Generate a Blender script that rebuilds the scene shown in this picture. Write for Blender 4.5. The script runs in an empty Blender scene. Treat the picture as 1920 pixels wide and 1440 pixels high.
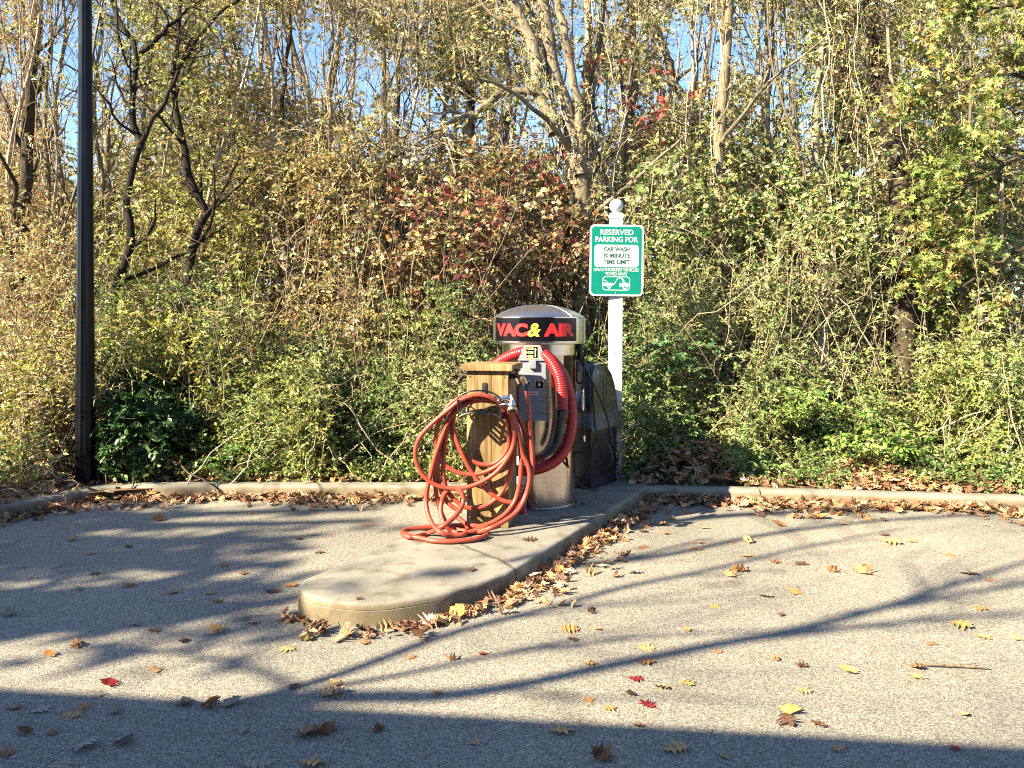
import bpy, bmesh, math, random
import numpy as np
from mathutils import Vector, Matrix, Euler

# ------------------------------------------------------------------ camera, sky, sun, exposure
SC = bpy.context.scene
COL = SC.collection
GZ = 0.035                                        # level of the asphalt
F, U0, V0, H = 1500.0, 960.0, 600.0, 1.6        # focal length and horizon in photo pixels, eye height
cam_d = bpy.data.cameras.new("camera")
cam_d.sensor_width = 36.0
cam_d.lens = 36.0 * F / 1920.0
cam_d.shift_y = -120.0 / 1920.0
cam_d.clip_end = 600.0
cam = bpy.data.objects.new("camera", cam_d)
cam.location = (0, 0, H)
cam.rotation_euler = (math.radians(90), 0, 0)
COL.objects.link(cam)
SC.camera = cam

SUN_EL = math.radians(33.0)
SUN_TR = Vector((0.86, 0.51, 0)).normalized()    # where the light travels, on the ground
SUN = Vector((SUN_TR.x * math.cos(SUN_EL), SUN_TR.y * math.cos(SUN_EL), -math.sin(SUN_EL)))
world = bpy.data.worlds.new("World")
SC.world = world
world.use_nodes = True
wn = world.node_tree
sky = wn.nodes.new("ShaderNodeTexSky")
sky.sky_type = 'NISHITA'
sky.sun_disc = False
sky.sun_elevation = SUN_EL
sky.sun_rotation = math.atan2(-SUN_TR.x, -SUN_TR.y)
sky.air_density = 1.0
sky.dust_density = 0.2
sky.ozone_density = 4.5
bg = wn.nodes["Background"]
wn.links.new(sky.outputs[0], bg.inputs[0])
bg.inputs[1].default_value = 0.068
sun_d = bpy.data.lights.new("sun", 'SUN')
sun_d.energy = 5.0
sun_d.angle = math.radians(0.5)
sun_d.color = (1.0, 0.845, 0.575)
sun = bpy.data.objects.new("sun", sun_d)
sun.rotation_euler = SUN.to_track_quat('-Z', 'Y').to_euler()
sun.location = (-20, -12, 20)
COL.objects.link(sun)
SC.view_settings.view_transform = 'Standard'
SC.view_settings.look = 'None'
SC.view_settings.exposure = 2.36
SC.view_settings.gamma = 1.0
SC.render.engine = 'CYCLES'
SC.cycles.pixel_filter_type = 'BLACKMAN_HARRIS'
SC.cycles.filter_width = 1.1
SC.cycles.use_denoising = False
SC.cycles.max_bounces = 6
SC.cycles.diffuse_bounces = 3
SC.cycles.glossy_bounces = 3
SC.cycles.transmission_bounces = 3
SC.cycles.caustics_reflective = False
SC.cycles.caustics_refractive = False

RNG = np.random.default_rng(11)
random.seed(5)

def P(u, v, D):
    """real-world point seen at photo pixel u, v when it stands D metres ahead"""
    return np.array([(u - U0) * D / F, D, H - (v - V0) * D / F])

def G(u, v, z=None):
    z = GZ if z is None else z
    D = (H - z) * F / (v - V0)
    return np.array([(u - U0) * D / F, D, z])

# ------------------------------------------------------------------ tagging
def tag(o, label=None, cat=None, group=None, kind=None):
    if label: o["label"] = label
    if cat: o["category"] = cat
    if group: o["group"] = group
    if kind: o["kind"] = kind
    return o

def thing(name, label, cat, loc=(0, 0, 0), rz=0.0, group=None):
    o = bpy.data.objects.new(name, None)
    o.empty_display_size = 0.1
    o.location = loc
    o.rotation_euler = (0, 0, rz)
    COL.objects.link(o)
    return tag(o, label, cat, group)

def link(name, me, mats, parent=None, world_space=False, smooth=True, angle=None):
    o = bpy.data.objects.new(name, me)
    COL.objects.link(o)
    if not isinstance(mats, (list, tuple)): mats = [mats]
    for m in mats: me.materials.append(m)
    if smooth is not None and len(me.polygons):
        me.polygons.foreach_set("use_smooth", [bool(smooth)] * len(me.polygons))
        if smooth and angle:
            me.set_sharp_from_angle(angle=math.radians(angle))
    if parent:
        o.parent = parent
        if world_space:
            m = Matrix.Identity(4)
            p = parent
            while p:
                m = p.matrix_parent_inverse @ Matrix.LocRotScale(p.location, p.rotation_euler, p.scale) @ m
                p = p.parent
            o.matrix_parent_inverse = m.inverted()
    return o

def bm_link(name, bm, mats, parent=None, world_space=False, smooth=True, angle=35):
    bm.normal_update()
    me = bpy.data.meshes.new(name)
    bm.to_mesh(me)
    bm.free()
    return link(name, me, mats, parent, world_space, smooth, angle)

# ------------------------------------------------------------------ materials
def new_mat(name):
    m = bpy.data.materials.new(name)
    m.use_nodes = True
    nt = m.node_tree
    return m, nt, nt.nodes["Principled BSDF"]

def nd(nt, kind, **kw):
    n = nt.nodes.new(kind)
    for k, v in kw.items():
        if k.startswith("i_"):
            n.inputs[k[2:].replace("_", " ")].default_value = v
        else:
            setattr(n, k, v)
    return n

def ramp(nt, stops, src=None):
    r = nt.nodes.new("ShaderNodeValToRGB")
    e = r.color_ramp.elements
    while len(e) < len(stops): e.new(0.5)
    for el, (p, c) in zip(e, stops):
        el.position = p
        el.color = (*c, 1) if len(c) == 3 else c
    if src is not None: nt.links.new(src, r.inputs[0])
    return r

def coords(nt, scale=(1, 1, 1)):
    tc = nt.nodes.new("ShaderNodeTexCoord")
    mp = nt.nodes.new("ShaderNodeMapping")
    mp.inputs["Scale"].default_value = scale
    nt.links.new(tc.outputs["Object"], mp.inputs[0])
    return mp.outputs[0]

def mixc(nt, a, b, fac, mode='MIX'):
    m = nt.nodes.new("ShaderNodeMix")
    m.data_type = 'RGBA'
    m.blend_type = mode
    for sock, val in ((m.inputs[0], fac), (m.inputs[6], a), (m.inputs[7], b)):
        if hasattr(val, "links"): nt.links.new(val, sock)
        elif isinstance(val, (int, float)): sock.default_value = val
        else: sock.default_value = (*val, 1)
    return m.outputs[2]

def bump(nt, bs, height, strength=0.3, dist=0.01):
    b = nd(nt, "ShaderNodeBump")
    b.inputs["Strength"].default_value = strength
    b.inputs["Distance"].default_value = dist
    nt.links.new(height, b.inputs["Height"])
    nt.links.new(b.outputs[0], bs.inputs["Normal"])
    return b

def simple(name, col, rough=0.5, metal=0.0, spec=0.5, var=0.12, scale=14.0, bumps=0.0, coat=0.0):
    m, nt, bs = new_mat(name)
    co = coords(nt)
    n = nd(nt, "ShaderNodeTexNoise"); n.inputs["Scale"].default_value = scale; n.inputs["Detail"].default_value = 6
    nt.links.new(co, n.inputs["Vector"])
    lo = tuple(c * (1 - var) for c in col); hi = tuple(min(1, c * (1 + var)) for c in col)
    r = ramp(nt, [(0.3, lo), (0.7, hi)], n.outputs[0])
    nt.links.new(r.outputs[0], bs.inputs["Base Color"])
    rr = nd(nt, "ShaderNodeMapRange"); rr.inputs[3].default_value = max(0.02, rough - 0.08); rr.inputs[4].default_value = min(1, rough + 0.1)
    nt.links.new(n.outputs[0], rr.inputs[0]); nt.links.new(rr.outputs[0], bs.inputs["Roughness"])
    bs.inputs["Metallic"].default_value = metal
    bs.inputs["Specular IOR Level"].default_value = spec
    bs.inputs["Coat Weight"].default_value = coat
    if bumps: bump(nt, bs, n.outputs[0], bumps, 0.004)
    return m

def leaf_material(name, transl=0.28, rough=0.42, spec=0.5):
    m, nt, bs = new_mat(name)
    at = nd(nt, "ShaderNodeAttribute"); at.attribute_name = "Col"
    co = coords(nt)
    n = nd(nt, "ShaderNodeTexNoise"); n.inputs["Scale"].default_value = 60; n.inputs["Detail"].default_value = 2
    nt.links.new(co, n.inputs["Vector"])
    r = ramp(nt, [(0.3, (0.72, 0.72, 0.72)), (0.7, (1.2, 1.2, 1.2))], n.outputs[0])
    c = mixc(nt, at.outputs["Color"], r.outputs[0], 1.0, 'MULTIPLY')
    nt.links.new(c, bs.inputs["Base Color"])
    bs.inputs["Roughness"].default_value = rough
    bs.inputs["Specular IOR Level"].default_value = spec
    tr = nd(nt, "ShaderNodeBsdfTranslucent"); nt.links.new(c, tr.inputs[0])
    ms = nd(nt, "ShaderNodeMixShader"); ms.inputs[0].default_value = transl
    nt.links.new(bs.outputs[0], ms.inputs[1]); nt.links.new(tr.outputs[0], ms.inputs[2])
    nt.links.new(ms.outputs[0], nt.nodes["Material Output"].inputs[0])
    return m

def bark_material(name, lo, hi, scale=1.0):
    m, nt, bs = new_mat(name)
    co = coords(nt, (18 * scale, 18 * scale, 4 * scale))
    n = nd(nt, "ShaderNodeTexNoise"); n.inputs["Scale"].default_value = 2.2; n.inputs["Detail"].default_value = 8; n.inputs["Roughness"].default_value = 0.7
    nt.links.new(co, n.inputs["Vector"])
    co2 = coords(nt, (3, 3, 1.4))
    n2 = nd(nt, "ShaderNodeTexNoise"); n2.inputs["Scale"].default_value = 2.0; n2.inputs["Detail"].default_value = 3
    nt.links.new(co2, n2.inputs["Vector"])
    r = ramp(nt, [(0.35, lo), (0.65, hi)], n.outputs[0])
    r2 = ramp(nt, [(0.35, (0.6, 0.62, 0.55)), (0.65, (1.15, 1.12, 1.05))], n2.outputs[0])
    c = mixc(nt, r.outputs[0], r2.outputs[0], 1.0, 'MULTIPLY')
    nt.links.new(c, bs.inputs["Base Color"])
    bs.inputs["Roughness"].default_value = 0.85
    bs.inputs["Specular IOR Level"].default_value = 0.2
    bump(nt, bs, n.outputs[0], 0.9, 0.02)
    return m

def asphalt_material():
    m, nt, bs = new_mat("aged_asphalt")
    co = coords(nt)
    v = nd(nt, "ShaderNodeTexVoronoi"); v.inputs["Scale"].default_value = 170.0
    nt.links.new(co, v.inputs["Vector"])
    v2 = nd(nt, "ShaderNodeTexVoronoi"); v2.inputs["Scale"].default_value = 330.0
    nt.links.new(co, v2.inputs["Vector"])
    sep = nd(nt, "ShaderNodeSeparateColor"); nt.links.new(v.outputs["Color"], sep.inputs[0])
    sep2 = nd(nt, "ShaderNodeSeparateColor"); nt.links.new(v2.outputs["Color"], sep2.inputs[0])
    r = ramp(nt, [(0.0, (0.105, 0.099, 0.087)), (0.4, (0.19, 0.179, 0.156)), (0.75, (0.26, 0.244, 0.212)), (1.0, (0.39, 0.365, 0.31))], sep.outputs[0])
    r2 = ramp(nt, [(0.0, (0.6, 0.6, 0.6)), (0.6, (1.0, 1.0, 1.0)), (1.0, (1.4, 1.38, 1.32))], sep2.outputs[1])
    c = mixc(nt, r.outputs[0], r2.outputs[0], 0.8, 'MULTIPLY')
    n = nd(nt, "ShaderNodeTexNoise"); n.inputs["Scale"].default_value = 0.55; n.inputs["Detail"].default_value = 7; n.inputs["Roughness"].default_value = 0.62
    nt.links.new(co, n.inputs["Vector"])
    rl = ramp(nt, [(0.33, (0.66, 0.67, 0.70)), (0.5, (0.96, 0.96, 0.96)), (0.66, (1.22, 1.19, 1.12))], n.outputs[0])
    c = mixc(nt, c, rl.outputs[0], 0.9, 'MULTIPLY')
    # oil drips and worn dark patches with their own outline
    n3 = nd(nt, "ShaderNodeTexNoise"); n3.inputs["Scale"].default_value = 1.7; n3.inputs["Detail"].default_value = 4
    mp = nd(nt, "ShaderNodeMapping"); mp.inputs["Location"].default_value = (3.1, 7.7, 0)
    nt.links.new(co, mp.inputs[0]); nt.links.new(mp.outputs[0], n3.inputs["Vector"])
    rs = ramp(nt, [(0.62, (0, 0, 0)), (0.72, (1, 1, 1))], n3.outputs[0])
    c = mixc(nt, c, mixc(nt, c, (0.62, 0.62, 0.64), 1.0, 'MULTIPLY'), rs.outputs[0])
    nt.links.new(c, bs.inputs["Base Color"])
    bs.inputs["Roughness"].default_value = 0.82
    bs.inputs["Specular IOR Level"].default_value = 0.35
    n2 = nd(nt, "ShaderNodeTexNoise"); n2.inputs["Scale"].default_value = 160; n2.inputs["Detail"].default_value = 3
    nt.links.new(co, n2.inputs["Vector"])
    ad = nd(nt, "ShaderNodeMath", operation='ADD'); nt.links.new(v.outputs["Distance"], ad.inputs[0]); nt.links.new(n2.outputs[0], ad.inputs[1])
    bump(nt, bs, ad.outputs[0], 0.5, 0.004)
    return m

def concrete_material(name, lo, hi, stain=(0.55, 0.5, 0.42)):
    m, nt, bs = new_mat(name)
    co = coords(nt)
    n = nd(nt, "ShaderNodeTexNoise"); n.inputs["Scale"].default_value = 2.6; n.inputs["Detail"].default_value = 9; n.inputs["Roughness"].default_value = 0.6
    nt.links.new(co, n.inputs["Vector"])
    r = ramp(nt, [(0.32, lo), (0.68, hi)], n.outputs[0])
    n2 = nd(nt, "ShaderNodeTexNoise"); n2.inputs["Scale"].default_value = 220; n2.inputs["Detail"].default_value = 3
    nt.links.new(co, n2.inputs["Vector"])
    r2 = ramp(nt, [(0.3, (0.75, 0.75, 0.75)), (0.7, (1.18, 1.18, 1.18))], n2.outputs[0])
    c = mixc(nt, r.outputs[0], r2.outputs[0], 1.0, 'MULTIPLY')
    n3 = nd(nt, "ShaderNodeTexNoise"); n3.inputs["Scale"].default_value = 7.0; n3.inputs["Detail"].default_value = 6
    nt.links.new(co, n3.inputs["Vector"])
    rs = ramp(nt, [(0.52, (0, 0, 0)), (0.72, (1, 1, 1))], n3.outputs[0])
    c = mixc(nt, c, mixc(nt, c, stain, 1.0, 'MULTIPLY'), rs.outputs[0])
    # hairline cracks
    nw = nd(nt, "ShaderNodeTexNoise"); nw.inputs["Scale"].default_value = 3.0; nw.inputs["Detail"].default_value = 5
    nt.links.new(co, nw.inputs["Vector"])
    wv = mixc(nt, co, nw.outputs["Color"], 0.16)
    vc = nd(nt, "ShaderNodeTexVoronoi", feature='DISTANCE_TO_EDGE'); vc.inputs["Scale"].default_value = 0.22
    nt.links.new(wv, vc.inputs["Vector"])
    rc = ramp(nt, [(0.0, (1, 1, 1)), (0.0018, (0, 0, 0))], vc.outputs["Distance"])
    c = mixc(nt, c, (0.06, 0.055, 0.045), rc.outputs[0])
    # browner tint on the upright faces
    geo = nd(nt, "ShaderNodeNewGeometry")
    sx = nd(nt, "ShaderNodeSeparateXYZ"); nt.links.new(geo.outputs["Normal"], sx.inputs[0])
    rz = ramp(nt, [(0.25, (1, 1, 1)), (0.7, (0, 0, 0))], sx.outputs[2])
    c = mixc(nt, c, mixc(nt, c, (0.82, 0.72, 0.55), 1.0, 'MULTIPLY'), rz.outputs[0])
    nt.links.new(c, bs.inputs["Base Color"])
    bs.inputs["Roughness"].default_value = 0.85
    bs.inputs["Specular IOR Level"].default_value = 0.3
    ad = nd(nt, "ShaderNodeMath", operation='ADD'); nt.links.new(n3.outputs[0], ad.inputs[0]); nt.links.new(n2.outputs[0], ad.inputs[1])
    bump(nt, bs, ad.outputs[0], 0.35, 0.006)
    return m

def wood_material():
    m, nt, bs = new_mat("weathered_wood")
    co = coords(nt, (26, 26, 1.3))
    n = nd(nt, "ShaderNodeTexNoise"); n.inputs["Scale"].default_value = 1.6; n.inputs["Detail"].default_value = 8; n.inputs["Roughness"].default_value = 0.65; n.inputs["Distortion"].default_value = 0.6
    nt.links.new(co, n.inputs["Vector"])
    r = ramp(nt, [(0.25, (0.07, 0.042, 0.02)), (0.45, (0.21, 0.14, 0.068)), (0.6, (0.33, 0.235, 0.12)), (0.78, (0.45, 0.345, 0.195))], n.outputs[0])
    co2 = coords(nt, (3.0, 3.0, 1.6))
    n2 = nd(nt, "ShaderNodeTexNoise"); n2.inputs["Scale"].default_value = 1.8; n2.inputs["Detail"].default_value = 5
    nt.links.new(co2, n2.inputs["Vector"])
    r2 = ramp(nt, [(0.35, (0.50, 0.52, 0.46)), (0.65, (1.1, 1.05, 0.98))], n2.outputs[0])
    c = mixc(nt, r.outputs[0], r2.outputs[0], 1.0, 'MULTIPLY')
    vk = nd(nt, "ShaderNodeTexVoronoi"); vk.inputs["Scale"].default_value = 1.0
    nt.links.new(coords(nt, (9, 9, 3.2)), vk.inputs["Vector"])
    rk = ramp(nt, [(0.05, (1, 1, 1)), (0.13, (0, 0, 0))], vk.outputs["Distance"])
    c = mixc(nt, c, (0.10, 0.05, 0.02), rk.outputs[0])
    nt.links.new(c, bs.inputs["Base Color"])
    bs.inputs["Roughness"].default_value = 0.72
    bs.inputs["Specular IOR Level"].default_value = 0.25
    bump(nt, bs, n.outputs[0], 0.5, 0.004)
    return m

def steel_material(name, col=(0.62, 0.61, 0.59), rough=0.24, aniso=0.6, stretch=(2, 2, 120)):
    m, nt, bs = new_mat(name)
    n = nd(nt, "ShaderNodeTexNoise"); n.inputs["Scale"].default_value = 3.0; n.inputs["Detail"].default_value = 4
    nt.links.new(coords(nt, stretch), n.inputs["Vector"])
    r = ramp(nt, [(0.3, tuple(c * 0.9 for c in col)), (0.7, tuple(min(1, c * 1.08) for c in col))], n.outputs[0])
    nt.links.new(r.outputs[0], bs.inputs["Base Color"])
    n2 = nd(nt, "ShaderNodeTexNoise"); n2.inputs["Scale"].default_value = 6.0; n2.inputs["Detail"].default_value = 6
    nt.links.new(coords(nt), n2.inputs["Vector"])
    mr = nd(nt, "ShaderNodeMapRange"); mr.inputs[3].default_value = rough - 0.03; mr.inputs[4].default_value = rough + 0.05
    nt.links.new(n2.outputs[0], mr.inputs[0]); nt.links.new(mr.outputs[0], bs.inputs["Roughness"])
    bs.inputs["Metallic"].default_value = 1.0
    bump(nt, bs, n.outputs[0], 0.02, 0.0005)
    return m

def soil_material():
    m, nt, bs = new_mat("forest_soil")
    co = coords(nt)
    n = nd(nt, "ShaderNodeTexNoise"); n.inputs["Scale"].default_value = 9; n.inputs["Detail"].default_value = 10; n.inputs["Roughness"].default_value = 0.75
    nt.links.new(co, n.inputs["Vector"])
    v = nd(nt, "ShaderNodeTexVoronoi"); v.inputs["Scale"].default_value = 22
    nt.links.new(co, v.inputs["Vector"])
    sep = nd(nt, "ShaderNodeSeparateColor"); nt.links.new(v.outputs["Color"], sep.inputs[0])
    r = ramp(nt, [(0.2, (0.05, 0.032, 0.018)), (0.5, (0.13, 0.08, 0.04)), (0.8, (0.22, 0.13, 0.06))], sep.outputs[0])
    r2 = ramp(nt, [(0.3, (0.5, 0.5, 0.5)), (0.7, (1.2, 1.2, 1.2))], n.outputs[0])
    c = mixc(nt, r.outputs[0], r2.outputs[0], 1.0, 'MULTIPLY')
    nt.links.new(c, bs.inputs["Base Color"])
    bs.inputs["Roughness"].default_value = 0.95
    bump(nt, bs, n.outputs[0], 0.8, 0.03)
    return m

M = {}
M["asphalt"] = asphalt_material()
M["concrete"] = concrete_material("island_concrete", (0.155, 0.147, 0.128), (0.25, 0.24, 0.21))
M["kerb"] = concrete_material("kerb_concrete", (0.165, 0.156, 0.135), (0.26, 0.25, 0.215))
M["soil"] = soil_material()
M["wood"] = wood_material()
M["steel"] = steel_material("brushed_steel", (0.60, 0.535, 0.49), 0.2)
M["steel_dome"] = steel_material("dome_steel", (0.52, 0.54, 0.60), 0.33, 0.4, (40, 40, 2))
M["console"] = simple("grey_console_paint", (0.18, 0.20, 0.24), 0.38, 0.0, 0.5, 0.06)
M["red_hose"] = simple("red_ribbed_plastic", (0.30, 0.012, 0.017), 0.36, 0, 0.5, 0.15, 9)
M["garden"] = simple("terracotta_rubber", (0.30, 0.050, 0.030), 0.42, 0, 0.45, 0.18, 12)
M["black"] = simple("black_plastic", (0.014, 0.014, 0.016), 0.35, 0, 0.5, 0.3)
M["wire"] = simple("black_wire", (0.012, 0.012, 0.013), 0.42, 0.0, 0.5, 0.3)
M["rubber"] = simple("black_rubber", (0.016, 0.016, 0.018), 0.5, 0, 0.5, 0.3)
M["brass"] = simple("brass", (0.70, 0.50, 0.22), 0.32, 1.0, 0.5, 0.12)
M["chrome"] = simple("chrome", (0.70, 0.71, 0.73), 0.16, 1.0, 0.5, 0.06)
M["iron"] = simple("dark_iron", (0.05, 0.04, 0.035), 0.5, 0.7, 0.5, 0.3)
M["white"] = simple("white_vinyl", (0.50, 0.50, 0.525), 0.35, 0, 0.5, 0.025, 6)
M["sign_white"] = simple("sign_white", (0.46, 0.485, 0.50), 0.4, 0, 0.5, 0.02)
M["sign_green"] = simple("sign_green", (0.0, 0.155, 0.118), 0.35, 0, 0.5, 0.04, 5)
M["sign_dark"] = simple("sign_dark_green", (0.012, 0.07, 0.055), 0.5, 0, 0.4, 0.1)
M["panel"] = simple("black_gloss_panel", (0.004, 0.004, 0.008), 0.12, 0, 0.25, 0.2)
M["letter_red"] = simple("red_lettering", (0.86, 0.022, 0.024), 0.4, 0, 0.4, 0.05)
M["letter_yellow"] = simple("yellow_lettering", (0.82, 0.66, 0.06), 0.4, 0, 0.4, 0.05)
M["pale_yellow"] = simple("pale_yellow_print", (0.72, 0.66, 0.30), 0.4, 0, 0.4, 0.05)
M["bin"] = simple("bin_black_plastic", (0.012, 0.014, 0.028), 0.2, 0, 0.6, 0.25, 5)  # blue of the reflected sky mixed into the black hood colour
M["bin_body"] = simple("bin_body_black", (0.022, 0.018, 0.022), 0.36, 0, 0.35, 0.35, 8, 0.1)
M["pole"] = simple("black_pole_paint", (0.004, 0.005, 0.008), 0.22, 0.0, 0.16, 0.3, 4)
M["bolt"] = simple("galvanised_bolt", (0.45, 0.46, 0.47), 0.4, 1.0, 0.5, 0.1)
M["red_paint"] = simple("red_print", (0.55, 0.03, 0.03), 0.4, 0, 0.4, 0.05)
M["flap"] = simple("sky_tinted_gloss_plastic", (0.012, 0.018, 0.05), 0.16, 0, 0.7, 0.2)  # sky reflection on the flap put into the colour as navy
M["skirt"] = simple("grey_rubber_skirt", (0.05, 0.047, 0.055), 0.32, 0, 0.5, 0.4, 9)
M["leaf"] = leaf_material("leaf_blades", 0.34, 0.42, 0.5)
M["dry_leaf"] = leaf_material("dry_leaf_blades", 0.16, 0.6, 0.3)
M["bark_pale"] = bark_material("pale_bark", (0.14, 0.115, 0.085), (0.38, 0.33, 0.26))
M["bark_tan"] = bark_material("tan_bark", (0.10, 0.08, 0.058), (0.29, 0.24, 0.18))
M["bark_dark"] = bark_material("dark_bark", (0.006, 0.005, 0.005), (0.032, 0.025, 0.020))  # near-black: shade on the crooked saplings is put into this bark colour
M["bark_brown"] = bark_material("brown_bark", (0.022, 0.017, 0.013), (0.10, 0.078, 0.06))
M["stucco"] = concrete_material("beige_stucco", (0.42, 0.36, 0.27), (0.50, 0.44, 0.34), (0.9, 0.88, 0.84))
M["roof"] = simple("brown_roof_metal", (0.12, 0.08, 0.06), 0.5, 0.3)
M["glass"] = simple("dark_glass", (0.02, 0.025, 0.03), 0.06, 0, 0.6, 0.05)
# ------------------------------------------------------------------ mesh helpers
def resample(pts, n=None, step=None, closed=False):
    """Catmull-Rom through the points, evenly spaced"""
    p = np.asarray(pts, float)
    if closed: q = np.vstack([p[-1], p, p[0], p[1]])
    else: q = np.vstack([2 * p[0] - p[1], p, 2 * p[-1] - p[-2]])
    out = []
    t = np.linspace(0, 1, 16, endpoint=False)[:, None]
    for i in range(len(q) - 3):
        a, b, c, d = q[i:i + 4]
        out.append(0.5 * ((2 * b) + (-a + c) * t + (2 * a - 5 * b + 4 * c - d) * t ** 2 + (-a + 3 * b - 3 * c + d) * t ** 3))
    out = np.vstack(out + [q[-2][None]])
    s = np.concatenate([[0], np.cumsum(np.linalg.norm(np.diff(out, axis=0), axis=1))])
    if n is None: n = max(3, int(s[-1] / step) + 1)
    ss = np.linspace(0, s[-1], n)
    return np.stack([np.interp(ss, s, out[:, k]) for k in range(out.shape[1])], 1)

def tube_arrays(paths, radii, sides=6):
    """paths (M,S,3), radii (M,S) -> verts, quads"""
    paths = np.asarray(paths, float); radii = np.asarray(radii, float)
    Mn, S, _ = paths.shape
    T = np.gradient(paths, axis=1)
    T /= np.linalg.norm(T, axis=2, keepdims=True) + 1e-12
    m = T.mean(axis=1)
    ref = np.where((np.abs(m[:, 2:3]) > 0.8), np.array([[1.0, 0.13, 0.0]]), np.array([[0.0, 0.0, 1.0]]))[:, None, :]
    A = np.cross(T, np.broadcast_to(ref, T.shape)); A /= np.linalg.norm(A, axis=2, keepdims=True) + 1e-9
    B = np.cross(T, A)
    ang = np.arange(sides) / sides * 2 * np.pi
    V = paths[:, :, None, :] + radii[:, :, None, None] * (np.cos(ang)[None, None, :, None] * A[:, :, None, :] + np.sin(ang)[None, None, :, None] * B[:, :, None, :])
    idx = np.arange(Mn * S * sides).reshape(Mn, S, sides)
    a = idx[:, :-1, :]; b = np.roll(idx, -1, axis=2)[:, :-1, :]; c = np.roll(idx, -1, axis=2)[:, 1:, :]; d = idx[:, 1:, :]
    return V.reshape(-1, 3), np.stack([a, b, c, d], -1).reshape(-1, 4)

class Acc:
    """collects vertices, triangles / quads and one colour per vertex, then makes ONE mesh object"""
    def __init__(s, mi=0): s.m = mi; s.v = []; s.t = []; s.q = []; s.c = []; s.n = 0
    def add(s, v, f, col=None):
        v = np.asarray(v, np.float32)
        if not len(v): return
        f = np.asarray(f, np.int64) + s.n
        (s.t if f.shape[1] == 3 else s.q).append(f)
        s.v.append(v); s.n += len(v)
        if col is None: col = np.full((len(v), 3), 0.2)
        col = np.asarray(col, np.float32)
        if col.ndim == 1: col = np.tile(col, (len(v), 1))
        s.c.append(col)
    def build(s, name, mats, parent=None, smooth=False, world_space=True):
        V = np.vstack(s.v); Cc = np.vstack(s.c)
        q = np.vstack(s.q) if s.q else np.zeros((0, 4), int)
        t = np.vstack(s.t) if s.t else np.zeros((0, 3), int)
        me = bpy.data.meshes.new(name)
        me.vertices.add(len(V)); me.vertices.foreach_set("co", V.ravel())
        loops = np.concatenate([q.ravel(), t.ravel()]).astype(np.int32)
        tot = np.concatenate([np.full(len(q), 4), np.full(len(t), 3)]).astype(np.int32)
        start = np.concatenate([[0], np.cumsum(tot)[:-1]]).astype(np.int32)
        me.loops.add(len(loops)); me.loops.foreach_set("vertex_index", loops)
        me.polygons.add(len(tot)); me.polygons.foreach_set("loop_start", start); me.polygons.foreach_set("loop_total", tot)
        me.update(calc_edges=True)
        ca = me.color_attributes.new("Col", 'FLOAT_COLOR', 'POINT')
        ca.data.foreach_set("color", np.hstack([Cc, np.ones((len(Cc), 1), np.float32)]).astype(np.float32).ravel())
        me.validate()
        o = link(name, me, mats, parent, world_space, smooth)
        if getattr(s, "split", None):          # faces of the twigs take the second material
            k = np.repeat(0, len(tot)); vi = loops[start]
            k[vi >= s.split] = 1
            me.polygons.foreach_set("material_index", k.astype(np.int32))
        return o
    def join(s, other):
        """append another collection, to wear the second material"""
        if not other.n: return
        s.split = s.n
        V, Cc = np.vstack(other.v), np.vstack(other.c)
        n0 = s.n
        s.v.append(V); s.c.append(Cc)
        for f in other.q: s.q.append(f + n0)
        for f in other.t: s.t.append(f + n0)
        s.n += len(V)

def norm(a): return a / (np.linalg.norm(a, axis=-1, keepdims=True) + 1e-9)

T_ELL = (np.array([(0, 0, 0), (.42, .25, .07), (1, 0, -.06), (.42, -.25, .07), (.5, 0, 0)]), np.array([(0, 4, 1), (1, 4, 2), (0, 3, 4), (3, 2, 4)]))
T_QUAD = (np.array([(0, 0, 0), (.45, .27, .08), (1, 0, -.04), (.45, -.27, .08)]), np.array([(0, 2, 1), (0, 3, 2)]))
T_BROAD = (np.array([(0, 0, 0), (.25, .33, .05), (.62, .30, .06), (1, 0, -.08), (.62, -.30, .06), (.25, -.33, .05), (.5, 0, -.01)]),
           np.array([(6, 1, 0), (6, 2, 1), (6, 3, 2), (6, 4, 3), (6, 5, 4), (6, 0, 5)]))
def _star():
    v = [(.42, 0, 0)]
    for a, r in ((180, .42), (145, .30), (118, .50), (88, .24), (60, .60), (30, .25), (0, .62), (-30, .25), (-60, .60), (-88, .24), (-118, .50), (-145, .30)):
        v.append((.42 + r * math.cos(math.radians(a)), r * math.sin(math.radians(a)), -0.22 * r * r + (0.06 if r < .32 else 0)))
    n = len(v) - 1
    return np.array(v), np.array([(0, 1 + (i + 1) % n, 1 + i) for i in range(n)])
T_STAR = _star()
def oak_template(curl=0.5, twist=0.0, sd=0):
    """a lobed oak leaf, bent along its midrib"""
    r = np.random.default_rng(sd)
    st = [(0, .012), (.16, .014), (.20, .10), (.27, .24), (.33, .06), (.42, .38), (.47, .44), (.53, .07), (.63, .36), (.69, .40), (.74, .07), (.84, .22), (.88, .10), (1.0, .01)]
    v = []
    for t, w in st:
        zz = curl * .8 * (t - .5) ** 2
        for sgn in (1, 0, -1):
            ww = w * (1 + 0.25 * r.standard_normal()) if w > .05 else w
            fwd = 0.07 if w > .15 else 0.0
            v.append((t + fwd * abs(sgn), sgn * ww, zz + (abs(ww) ** 2) * curl * .9 + sgn * twist * t * w))
    f = []
    for i in range(len(st) - 1):
        a = 3 * i
        f += [(a, a + 1, a + 4, a + 3), (a + 1, a + 2, a + 5, a + 4)]
    v = np.array(v); v[:, 0] -= .5
    return v, np.array(f)

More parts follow.
